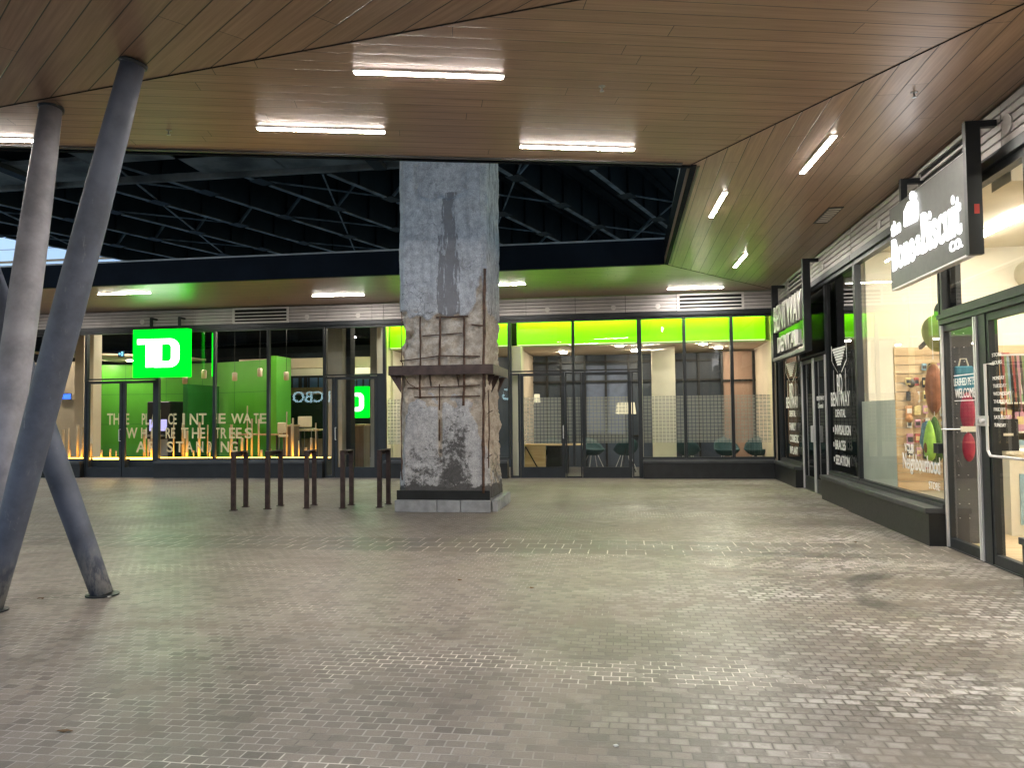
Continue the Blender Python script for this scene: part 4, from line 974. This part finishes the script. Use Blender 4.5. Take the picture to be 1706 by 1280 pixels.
# glowing rods on the window ledge
random.seed(11)
bayp = [('leftmost lit bay behind the leaning tubes', 75, 139), ('bay behind the left door leaf', 147, 198), ('bay behind the right door leaf', 209, 257), ('bay under the green sign', 266, 351), ('behind the two leftmost bike racks', 361, 441), ('bay nearest the single glass door', 451, 535)]
for lab, a, b in bayp:
    xa, xb = bu(a), bu(b); t = thing('rod_display', 'amber lit rods, '+lab, 'rod display', ((xa+xb)/2, 18.8, .4), 'glowing rod displays along the bank windows')
    box('ledge', (xa, 18.56, .02), (xb, 19.1, .455), M['black'], t)
    box('light_base', (xa+.02, 18.58, .457), (xb-.02, 18.72, .50), M['L_amber'], t)
    n = int((xb-xa)/.155)
    for k in range(n):
        x = xa+.07+(xb-xa-.14)*(k+random.uniform(-.3, .3)+.5)/n; y = random.uniform(18.76, 19.02); h = random.choice((.25, .4, .55, .8, 1.0, 1.2))*random.uniform(.85, 1.15); r = random.choice((.018, .025, .035))
        MB().tube([(x, y, .457), (x, y, .46+h)], r, 8).build('rod', M['oak'], t, True)
    box('light_strip', (xa+.02, 19.06, .457), (xb-.02, 19.09, .48), M['L_amber'], t)
# interior lamps (downlights)
def down(x, y, z, lab, room, mat='L_warm', r=.11, rect=None):
    t = thing('downlight', lab, 'ceiling light', (x, y, z), room)
    if rect: box('diffuser', (x-rect[0]/2, y-rect[1]/2, z-.035), (x+rect[0]/2, y+rect[1]/2, z-.01), M[mat], t); box('housing', (x-rect[0]/2-.02, y-rect[1]/2-.02, z-.0095), (x+rect[0]/2+.02, y+rect[1]/2+.02, z-.001), M['silver'], t)
    else: MB().lathe((x, y, z-.03), [(r, 0), (r, .02)], 16).build('diffuser', M[mat], t); MB().lathe((x, y, z-.009), [(r+.02, 0), (r+.02, .008)], 16).build('housing', M['silver'], t)
M['L_dl'] = emit('downlight lens', (1, .88, .70), 95)
for i, (x, y) in enumerate([(-15, 21.3), (-12.6, 21), (-9.6, 21), (-7.0, 21.2), (-9, 24.6), (-18, 21)]):
    down(x, y, 4.2, 'small round downlight added in the black bank ceiling to light the room', 'added bank downlights', 'L_dl', .13)  # lamps added so the bank room has emitters
for px in (164, 216): x, z = iy(px, 586, 23.0); down(x, 23.0, 3.449, 'small round downlight in the beige bank bulkhead', 'bulkhead downlights', 'L_dl', .08)

# ---------------------------------------------------------------- office room behind the lime panels
XO1 = 3.42
ro = thing('office_interior', 'office room behind the lime topped windows with beige pillars', 'room', (-1, 21, 0))
box('room_floor', (XB1+.1, 18.52, 0), (XO1, 22, .02), M['ifloor'], ro)
box('rear_wall', (XB1+.1, 22.0, 0), (XO1, 22.1, 4.3), plain('dusky outdoor reflection', (.045, .06, .085), .4, 0, .25, .8), ro)  # outdoor reflection of the rear glazing put into the wall's dusky blue
box('side_wall', (XB1-.05, 18.52, 0), (XB1+.05, 24, 4.3), M['cream'], ro)
box('room_ceiling', (XB1+.1, 18.9, 3.21), (XO1, 22, 3.24), M['beige'], ro)
box('side_wall', (bu(853), 19.1, .02), (bu(860), 21.99, 3.2), M['beige'], ro); box('wall_return', (bu(853)-.02, 18.62, .02), (bu(867), 19.09, 3.2), M['cream'], ro)
limem = NT('backlit lime panel'); lcol = (.20, .74, .0); limem = limem.pbr(lcol, .35, 0, None, .5, lcol, .19); M['lime'] = limem
for a, b in ((bu(643), bu(740)), (bu(742), bu(846)), (bu(860), bu(955)), (bu(957), bu(1062)), (bu(1071), bu(1141)), (bu(1143), bu(1220)), (bu(1222), 3.3)):
    box('lime_panel', (a-.02, 18.80, 3.25), (b+.02, 18.85, 3.86), M['lime'], ro)
M['L_lime'] = emit('lime wash strip light', (.70, 1, .10), 22)
for a, b in ((bu(643), bu(846)), (bu(860), bu(1062)), (bu(1071), 3.3)): box('light_strip', (a, 18.60, 3.84), (b, 18.63, 3.865), M['L_lime'], ro); box('edge_light', (a, 18.78, 3.232), (b, 18.798, 3.246), emit('lime edge glow', (.7, 1, .4), .6), ro)
def opil(a, b, Y, mat, z1=3.2, d=.3): return box('pillar', (iy(a, 680, Y)[0], Y, .02), (iy(b, 680, Y)[0], Y+d, z1), mat, ro)
opil(1087, 1126, 19.4, M['cream']); opil(1068, 1071, 19.0, M['cream']); opil(641, 655, 19.0, M['cream']) 
# rear glazing frames
wf = MB()
for px in (884, 912, 935, 975, 1010, 1048, 1090, 1125, 1165): 
    x = iy(px, 680, 21.9)[0]; wf.box((x-.03, 21.88, .02), (x+.03, 21.99, 3.2))
for z in (.9, 2.45, 3.0): wf.box((iy(884, 680, 21.9)[0], 21.9, z-.03), (iy(1204, 680, 21.9)[0], 21.97, z+.03))
wf.build('rear_frame', M['black'], ro)
bl = MB(); bl.box((iy(977, 680, 21.95)[0], 21.975, .95), (iy(1046, 680, 21.95)[0], 21.995, 2.9)); bl.build('reflection_panel', plain('blue grey blind', (.13, .16, .24), .6), ro)  # lit reflection in the rear glazing, put in as a coloured panel
pk = plain('warm brown partition', (.34, .22, .16), .5, 0, .12, 1.2)
box('partition', (iy(1204, 680, 21)[0], 21.0, .02), (XO1, 21.08, 3.15), pk, ro)
pf_ = MB()
for px in (1204, 1257, 1296): x = iy(px, 680, 20.95)[0]; pf_.box((x-.03, 20.93, .02), (x+.03, 20.995, 3.15))
for z in (2.35,): pf_.box((iy(1204, 680, 20.95)[0], 20.94, z), (XO1, 20.99, z+.05))
pf_.build('partition_frame', M['black'], ro)
for i, (x, y) in enumerate([(-4.2, 20.4), (-1.6, 20.6), (.3, 20.5), (2.4, 20.2), (1.9, 18.98), (-.1, 18.98), (-4.6, 18.98)]): down(x, y, 3.2, 'small round downlight added in the beige office ceiling to light room and pillars', 'added office downlights', 'L_dl', .09)  # added lamps; the front ones brighten the cream pillars
def shellchair(lab):
    t = thing('shell_chair', lab, 'chair', (0, 0, 0), 'teal shell chairs in the office')
    m = MB(); N = 16; rings = []
    for j in range(6):
        f = j/5; ring = []
        for k in range(N):
            a = 2*math.pi*k/N; r = .10+.20*f**.7; h = .44+.02*j + (f**2)*(.30*max(0, math.sin(a))+.06)
            ring.append(m.bm.verts.new((r*math.cos(a)*1.1, r*math.sin(a), h)))
        rings.append(ring)
    for A_, B_ in zip(rings, rings[1:]):
        for k in range(N): m.bm.faces.new((A_[k], A_[(k+1) % N], B_[(k+1) % N], B_[k]))
    m.bm.faces.new(rings[0][::-1]); o = m.build('shell', M['teal'], t, True); md = o.modifiers.new('s', 'SOLIDIFY'); md.thickness = .02
    for sx_ in (-1, 1):
        for sy_ in (-1, 1): MB().tube([(sx_*.10, sy_*.08, .45), (sx_*.24, sy_*.22, .02)], .010, 6).build('leg', M['silver'], t)
    return t
sc0 = shellchair('')
for i, (px, Y, rz_, l) in enumerate([(1146, 19.9, 160, 'teal shell chair right of the beige pillar'), (1211, 19.9, 10, 'teal shell chair in front of the brown partition, left one'), (1262, 20.0, -10, 'teal shell chair near the shopfront corner'), (988, 20.3, 30, 'teal shell chair behind the right glass door'), (1042, 20.2, -160, 'teal shell chair behind the door stile at right'), (918, 20.4, 0, 'teal shell chair pulled to the oak desk')]):
    o = sc0 if i == 0 else copy_tree(sc0); o.location = (iy(px, 750, Y)[0], Y, 0); o.rotation_euler = (0, 0, R(rz_)); o['label'] = l
dk_ = thing('desk', 'light oak desk with a black trestle behind the left office door', 'desk', (-2.2, 19.8, 0))
x0, z1 = iy(874, 741, 19.6); x1 = iy(909, 741, 19.6)[0]
box('side_panel', (x0, 19.6, .02), (x1, 19.64, z1-.03), M['oakh'], dk_); box('top', (x0-.03, 19.55, z1-.029), (x1+1.0, 20.2, z1), M['oakh'], dk_); box('cabinet', (x1+.02, 19.7, .02), (x1+.55, 20.15, z1-.03), M['black'], dk_)
bt_ = MB(); bt_.bar((x0+.03, 19.54, z1-.05), (x0+.42, 19.54, .02), .02, .03); bt_.bar((x0+.03, 19.54, z1-.05), (x0-.12, 19.54, .02), .02, .03); bt_.build('trestle', M['black'], dk_)
for i, (a, b, y0, y1, Y, l) in enumerate([(1025, 1060, 671, 690, 20.0, 'large drum shaded floor lamp behind the right office door'), (889, 900, 657, 671, 20.6, 'small pale lamp shade above the oak desk'), (645, 664, 676, 695, 19.6, 'beige drum lamp just left of the concrete pier')]):
    x0, z1 = iy(a, y0, Y); x1, z0 = iy(b, y1, Y); t = thing('floor_lamp', l, 'lamp', ((x0+x1)/2, Y, 0)); r = (x1-x0)/2
    MB().lathe(((x0+x1)/2, Y, z0), [(r, 0), (r*.86, z1-z0)], 18).build('lamp_shade', M['L_shade'], t, True)
    MB().tube([((x0+x1)/2, Y, z0), ((x0+x1)/2, Y, .7)], .012, 6).build('stem', M['black'], t)
    for k in range(3): MB().tube([((x0+x1)/2, Y, .75), ((x0+x1)/2+.22*math.cos(2.1*k), Y+.22*math.sin(2.1*k), .02)], .01, 6).build('leg', M['black'], t)
x, z = iy(652, 661, 21.9); pfm = thing('picture_frame', 'small dark framed picture on the office wall left of the pier', 'picture', (x, 21.9, z)); box('frame', (x-.12, 21.86, z-.18), (x+.25, 21.879, z+.18), M['black'], pfm); box('print', (x-.08, 21.852, z-.13), (x+.2, 21.859, z+.13), M['cream'], pfm)

box('side_wall', (XO1+.001, 18.52, 0), (XO1+.06, 22.1, 4.3), M['beige'], ro)
box('upper_ceiling', (XB1+.1, 18.52, 4.2), (XO1, 18.88, 4.3), M['ceilblk'], ro)
# ---------------------------------------------------------------- clinic room (dim)
rd = thing('clinic_interior', 'dim clinic room behind the dark tinted glass', 'room', (6, 15, 0))
box('room_floor', (3.62, 12.47, 0), (8.5, 18.3, .02), M['ifloor'], rd); box('room_ceiling', (3.62, 12.47, 4.0), (8.5, 18.3, 4.1), M['greywall'], rd)
box('rear_wall', (8.5, 12.47, 0), (8.6, 18.4, 4.1), M['greywall'], rd); box('side_wall', (3.52, 18.31, 0), (8.5, 18.41, 4.1), M['darkwall'], rd)
down(5.2, 14.6, 4.0, 'round downlight in the clinic ceiling', 'clinic downlights', 'L_dl', .12)
pt_ = thing('plant_pot', 'small white pot low behind the dark clinic window', 'pot', (3.85, 13.2, .46)); MB().lathe((3.85, 13.2, .42), [(.13, 0), (.17, .25)], 14).build('pot_body', M['cream'], pt_, True); MB().box((3.64, 12.9, .02), (4.05, 13.5, .419)).build('stand', M['black'], pt_)

# ---------------------------------------------------------------- pet shop room
rp = thing('pet_shop_interior', 'bright cream pet shop room with slatted oak wall', 'room', (6, 8, 0))
box('room_floor', (3.62, .5, 0), (8.6, 12.36, .02), M['oakh'], rp); box('room_ceiling', (3.62, .5, 3.95), (8.6, 12.36, 4.05), M['cream'], rp)
box('side_wall', (3.62, 12.37, 0), (8.6, 12.46, 4.05), M['cream'], rp); box('rear_wall', (8.6, .5, 0), (8.7, 12.46, 4.05), M['cream'], rp); box('side_wall', (3.52, .4, 0), (8.6, .5, 4.05), M['cream'], rp)
sw = MB()
for k in range(16): sw.box((4.05, 12.335, .32+.135*k), (8.4, 12.365, .32+.135*k+.125))
sw.build('slat_wall', M['oakh'], rp)
box('wall_rib', (3.66, 12.30, .02), (4.02, 12.365, 3.9), M['cream'], rp)
box('beam', (3.7, 7.9, 3.7), (8.5, 8.3, 3.94), M['cream'], rp)
dt = MB(); dt.tube([(5.9, 2, 3.5), (5.9, 12.2, 3.5)], .2, 20); dt.build('air_duct', M['cream'], rp, True)
for i, (x, y) in enumerate([(4.9, 10.8), (4.9, 8.4), (4.9, 5.8), (7.2, 10.4), (7.2, 7.4), (7.2, 4)]):
    down(x, y, 3.945, 'linear light on the cream pet shop ceiling', 'pet shop ceiling lights', 'L_cool', rect=(.14, 1.6))
# dark privacy fin and shelves
shf = thing('wall_shelving', 'pale shelving full of packs along the pet shop party wall', 'shelving', (6.4, 12.1, 0))
zs_ = (.35, .78, 1.2, 1.62, 2.04)
for z in zs_: box('shelf', (4.75, 11.95, z-.025), (8.3, 12.333, z), M['cream'], shf)
for x in (4.75, 5.9, 7.1, 8.3): box('upright', (x-.015, 12.0, .02), (x+.015, 12.334, 2.4), M['silver'], shf)
random.seed(21)
pcol = [('red', (.38, .08, .07)), ('orange', (.5, .24, .10)), ('pale blue', (.28, .42, .5)), ('white', (.65, .63, .58)), ('pink', (.5, .25, .32)), ('black', (.03, .03, .03)), ('green', (.18, .32, .14)), ('yellow', (.58, .46, .2))]
pm = {n: plain(n+' pack', c, .45, 0, .15, 12) for n, c in pcol}
for zi, z in enumerate(zs_):
    x = 4.80
    while x < 6.9:
        w = random.uniform(.06, .13); h = random.uniform(.16, .34); n, c = random.choice(pcol); y = 12.0+random.uniform(0, .05)
        t = thing('food_pack', 'small %s pack on the pet shop wall shelving' % n, 'pack', (x+w/2, y, z), '%s packs on the pet shop shelving' % n)
        MB().box((x, y, z+.001), (x+w, y+.15, z+h), bev=.012).build('pack_body', pm[n], t)
        box('pack_label', (x+.015, y-.003, z+h*.35), (x+w-.015, y-.001, z+h*.75), pm[random.choice(('white', 'yellow', 'pink'))], t)
        x += w+random.uniform(.01, .04)
def hang(name, lab, cat, px, py, Y): x, z = iy(px, py, Y); return thing(name, lab, cat, (x, Y, z)), x, z
# hanging items in the display window
def vertical_ellipsoid(t, x, Y, z, rx, ry, rz, mat, name, tap=0.0):
    prof = []
    for i in range(13):
        a = math.pi*i/12; zz = -rz*math.cos(a); f = max(.02, math.sin(a)); prof.append((f*(1-tap*zz/rz), zz))
    return MB().lathe((x, Y, z), prof, 20, rx, ry).build(name, mat, t, True)
t, x, z = hang('hanging_toy', 'long brown sausage shaped toy hanging beside the far door of the pet shop', 'toy', 1556, 648, 9.9); hx = 3.95
def rp_(px, py, X): v = onx(px, py, X); return v.y, v.z
y_, z_ = rp_(1556, 648, 3.95); t.location = (3.95, y_, z_)
vertical_ellipsoid(t, 3.95, y_, z_, .10, .13, .32, plain('brown plush', (.32, .13, .07), .8, 0, .2, 10, .3), 'body'); vertical_ellipsoid(t, 3.97, y_+.06, z_, .09, .16, .35, plain('tan plush', (.50, .34, .14), .8, 0, .2, 10, .3), 'bun')
MB().tube([(3.95, y_, z_+.38), (3.95, y_, 3.9)], .004, 5).build('string', M['silver'], t)
y_, z_ = rp_(1558, 733, 3.93); t = thing('hanging_toy', 'green avocado shaped toy standing low beside the far pet shop door', 'toy', (3.93, y_, z_))
vertical_ellipsoid(t, 3.93, y_, z_, .08, .17, .30, plain('dark green plush', (.07, .14, .03), .8, 0, .2, 10, .3), 'skin', .35); vertical_ellipsoid(t, 3.86, y_-.02, z_-.01, .06, .14, .26, plain('lime plush', (.38, .62, .10), .8, 0, .15, 10, .3), 'flesh', .35); vertical_ellipsoid(t, 3.81, y_-.03, z_-.1, .03, .05, .07, plain('brown pip', (.18, .08, .03), .6), 'pip')
MB().tube([(3.93, y_, z_+.28), (3.93, y_, z_+.55)], .004, 5).build('string', M['silver'], t)
y_, z_ = rp_(1520, 665, 4.3); t = thing('hanging_bag', 'brown paper treat bag with dark bow hanging in the pet shop window', 'bag', (4.3, y_, z_))
vertical_ellipsoid(t, 4.3, y_, z_-.03, .09, .12, .22, plain('brown paper', (.36, .22, .12), .8, 0, .2, 8, .3), 'bag_body', -.3); vertical_ellipsoid(t, 4.28, y_, z_+.24, .06, .12, .07, plain('dark bow', (.06, .06, .08), .6), 'bow'); vertical_ellipsoid(t, 4.22, y_-.08, z_-.3, .05, .09, .06, pm['orange'], 'tag_ball')
MB().tube([(4.3, y_, z_+.3), (4.3, y_, 3.9)], .004, 5).build('string', M['silver'], t)
y_, z_ = rp_(1530, 690, 4.6); t = thing('wire_basket', 'green wire basket under the brown paper bag in the pet shop window', 'basket', (4.6, y_, z_)); m = MB()
for k in range(9): m.tube([(4.6, y_-.3+.07*k, z_-.14), (4.6, y_-.3+.07*k, z_+.14)], .008, 5); 
for k in range(4): m.tube([(4.6, y_-.32, z_-.14+.093*k), (4.6, y_+.3, z_-.14+.093*k)], .008, 5)
for k in range(5): m.tube([(4.6, y_-.3+.14*k, z_-.14), (4.9, y_-.3+.14*k, z_-.14)], .008, 5); m.tube([(4.9, y_-.3+.14*k, z_-.14), (4.9, y_-.3+.14*k, z_+.14)], .008, 5)
m.build('mesh', plain('olive wire', (.30, .34, .12), .5), t); m = MB(); m.box((4.55, y_-.34, .02), (4.95, y_+.34, z_-.15)); m.build('stand', M['cream'], t)
y_, z_ = rp_(1541, 725, 4.2); t = thing('pet_coat', 'blue pet coat displayed low in the pet shop window', 'pet coat', (4.2, y_, z_)); m = MB(); m.poly([(4.2, y_+.22, z_-.1), (4.2, y_+.1, z_+.16), (4.2, y_-.05, z_+.2), (4.2, y_-.1, z_-.15), (4.2, y_+.12, z_-.2)], (.08, 0, 0)); m.build('coat_body', plain('blue knit', (.12, .24, .32), .8, 0, .3, 14, .3), t); m = MB(); m.tube([(4.24, y_, z_+.18), (4.24, y_, z_+.24)], .03, 8); m.build('collar', M['cream'], t)
# big green plush form hanging from ceiling behind the window
y_, z_ = rp_(1562, 555, 4.1); t = thing('hanging_decoration', 'olive bird shaped decoration hanging high beside the door post', 'decoration', (4.1, y_, z_)); vertical_ellipsoid(t, 4.1, y_, z_, .16, .32, .25, plain('olive felt', (.36, .36, .14), .8, 0, .15, 6), 'body', -.2); vertical_ellipsoid(t, 4.1, y_-.2, z_+.26, .1, .15, .14, plain('dark felt', (.07, .07, .07), .8), 'head')
MB().bar((4.1, y_+.22, z_-.04), (4.1, y_+.62, z_-.14), .04, .05).build('beak', plain('grey felt', (.2, .19, .17), .8), t); MB().tube([(4.1, y_, z_+.2), (4.1, y_, 3.9)], .004, 5).build('string', M['silver'], t)
random.seed(31)
for r_ in range(8):
    for k in range(13):
        if random.random() < .2: continue
        n, c = random.choice(pcol); x = 4.22+.115*k; z = .75+.21*r_; w = random.uniform(.06, .10); h = random.uniform(.10, .17)
        if x > 4.7 and z < 2.15: continue
        t = thing('hanging_pack', 'small %s pack hooked on the oak slatted wall' % n, 'pack', (x, 12.28, z), '%s packs hooked on the slatted wall' % n)
        MB().box((x-w/2, 12.27, z-h), (x+w/2, 12.30, z), bev=.008).build('pack_body', pm[n], t); box('pack_label', (x-w*.38, 12.266, z-h*.75), (x+w*.38, 12.269, z-h*.3), pm[random.choice(('white', 'black', 'yellow'))], t)
# dark pegboard just inside the door with harness, bag and leads
pb = thing('pegboard', 'dark pegboard panel inside the far pet shop door', 'pegboard', (4.0, 9.4, 0)); box('board', (3.64, 9.32, .02), (3.97, 9.36, 2.6), plain('charcoal board', (.06, .06, .065), .6), pb)
pg = MB()
for i in range(3):
    for j in range(14): pg.tube([(3.7+.1*i, 9.315, .3+.16*j), (3.7+.1*i, 9.30, .3+.16*j)], .005, 5)
pg.build('peg', M['silver'], pb)
def hit(px, py, Y): v = ony(px, py, Y); return v.x, v.z
x, z = hit(1613, 715, 9.1); t = thing('pet_harness', 'crimson padded pet harness hanging behind the far door glass', 'harness', (x, 9.1, z)); vertical_ellipsoid(t, x, 9.1, z+.18, .075, .05, .22, plain('crimson nylon', (.30, .015, .05), .6, 0, .2, 12), 'chest_pad'); vertical_ellipsoid(t, x, 9.1, z-.2, .065, .045, .16, plain('red nylon', (.35, .02, .05), .6), 'belly_pad'); box('buckle', (x-.1, 9.03, z-.03), (x+.09, 9.045, z+.03), M['cream'], t); MB().tube([(x-.3, 9.04, z+.0), (x+.14, 9.04, z-.0)], .008, 6).build('rod', M['silver'], t)
x, z = hit(1607, 628, 9.1); t = thing('tote_bag', 'teal blue shopping tote hanging behind the far pet shop door', 'bag', (x, 9.1, z)); MB().box((x-.09, 9.1, z-.16), (x+.1, 9.16, z+.12), bev=.015).build('bag_body', plain('teal cloth', (.06, .22, .30), .7, 0, .2, 10), t); MB().tube([(x-.05, 9.12, z+.12), (x-.03, 9.12, z+.2), (x+.03, 9.12, z+.2), (x+.05, 9.12, z+.12)], .008, 6).build('handle', M['cream'], t)
ld = thing('lead_rack', 'rack of colourful hanging pet leads seen through the near door', 'rack', (4.5, 9.3, 1.9)); x0_, z_ = hit(1668, 612, 9.6)
box('rail', (x0_-.12, 9.58, z_+.13), (x0_+.3, 9.6, z_+.15), M['silver'], ld); random.seed(4)
for k in range(14):
    x = x0_-.10+.027*k; m = MB(); h = random.uniform(.35, .62); m.tube([(x, 9.59, z_+.13), (x+.004, 9.57, z_-h*.5), (x+.018, 9.57, z_-h), (x+.02, 9.58, z_-h*.4), (x+.012, 9.59, z_+.13)], .006, 5); m.build('lead', pm[random.choice(('red', 'orange', 'pale blue', 'pink', 'black', 'green', 'yellow', 'pink'))], ld)
# pale counter, notice panel and nested bins near the door
x0, z1 = hit(1668, 725, 9.9); t = thing('sales_counter', 'white sales counter with pale blue panels inside the pet shop', 'counter', (5.2, 10, 0)); box('body', (4.5, 9.9, .02), (7.2, 10.5, .98), M['cream'], t); box('top', (4.45, 9.86, .981), (7.25, 10.54, 1.02), M['cream'], t); box('front_panel', (4.6, 9.885, .15), (6.8, 9.899, .75), pm['pale blue'], t)
x0, z1 = hit(1682, 708, 9.7); x1, z0 = hit(1697, 745, 9.7); t = thing('notice_board', 'black notice card standing on the pet shop counter', 'notice', (x0, 9.8, 1)); box('card', (x0-.03, 9.90, 1.021), (x1+.1, 9.92, 1.40), M['black'], t); box('card_line', (x0+.02, 9.895, 1.2), (x1+.04, 9.899, 1.23), M['cream'], t)
bn = thing('nested_bins', 'stack of black bins with white bags beside the near pet shop door', 'bin stack', (4.15, 7.9, 0))
for k in range(5):
    z = .35+.085*k; MB().lathe((4.2, 7.95, z), [(.19, 0), (.22, .05), (.235, .06), (.22, .065)], 20).build('bin', M['black'], bn, True); MB().lathe((4.2, 7.95, z+.066), [(.215, 0), (.20, .014)], 20).build('bag_rim', M['cream'], bn, True)
MB().lathe((4.2, 7.95, .02), [(.15, 0), (.19, .32)], 20).build('bin', M['black'], bn, True)
t = thing('display_stool', 'white box plinth on the floor inside the near pet shop door', 'plinth', (4.6, 7.3, 0)); MB().box((4.3, 7.0, .02), (4.9, 7.6, .42), bev=.01).build('box_body', M['cream'], t); MB().box((4.35, 7.05, .421), (4.85, 7.55, .5), bev=.02).build('cushion', pm['white'], t)

# ================================================================ opposite side of the square (behind the photographer, mirrored in the glass)
ob = thing('opposite_shop_building', 'low dark shop block across the square, mirrored in the shop glass', 'building', (-8, -7, 0))
box('wall', (-45, -8, 0), (12, -6.2, 4.6), M['walnut'], ob)
for x in (-24, -18.4, -12.8, -7, 0): box('window', (x-2.2, -6.19, .5), (x+2.2, -6.15, 3.1), M['gloss'], ob)
FO = Fr((0, -6.1, 0), (-1, 0, 0), (0, 1, 0))
for xc, l in ((-18.2, 'pale blue glowing shop letters mirrored in the bank glass left of the pier'), (-6.45, 'pale blue glowing shop letters mirrored faintly in the pet shop window')):
    t = thing('mirrored_sign', l, 'sign', (xc, -6.1, 2.7)); F4 = FO
    text('lettering', 'LCBO', FO, -xc-1.15, -xc+1.15, 2.4, 3.05, .02, M['L_lcbo'], t, .03, .012)
    box('rail', (xc-1.2, -6.14, 2.34), (xc+1.2, -6.1, 2.38), M['black'], t)

db = thing('sky_blocker', 'tall dark block added far behind the square to hide bright sky from the shop glass', 'building', (-20, -50, 0))  # added out of view so the glass mirrors dark, not bright horizon sky
box('wall', (-120, -60, 0), (80, -50, 30), plain('dark blocker face', (.05, .05, .055), .7, 0, .2, .3), db)
wv = MB()
for k in range(28):
    for j in range(7): wv.box((-110+6.5*k, -49.99, 2.5+4*j), (-106+6.5*k, -49.95, 4.8+4*j))
wv.build('window_grid', M['gloss'], db)
# small litter and leaves on the paving
random.seed(9); lf = plain('dry leaf', (.16, .09, .04), .8); pp = plain('paper scrap', (.6, .58, .52), .8)
for i, (px, py, k) in enumerate([(766, 968, 'l'), (883, 981, 'p'), (1350, 1032, 'p'), (107, 1221, 'l'), (68, 999, 'l'), (1026, 1246, 'p'), (884, 981, 'l'), (180, 996, 'p'), (1425, 905, 'l')]):
    p = onz(px, py, 0); s = random.uniform(.015, .035); a = random.uniform(0, 6)
    t = thing('leaf' if k == 'l' else 'litter_scrap', ('tiny dark dry leaf lying on the paving' if k == 'l' else 'tiny pale paper scrap lying on the paving'), 'leaf' if k == 'l' else 'litter', p, 'dry leaves on the paving' if k == 'l' else 'paper scraps on the paving')
    m = MB(); m.poly([p+Vector((s*math.cos(a+b)*r, s*math.sin(a+b)*r*.5, .004+.006*(j % 2))) for j, (b, r) in enumerate(((0, 1.3), (1, .8), (2.2, 1), (3.3, 1.2), (4.4, .7), (5.4, 1)))], (0, 0, .002)); m.build('blade' if k == 'l' else 'scrap', lf if k == 'l' else pp, t)
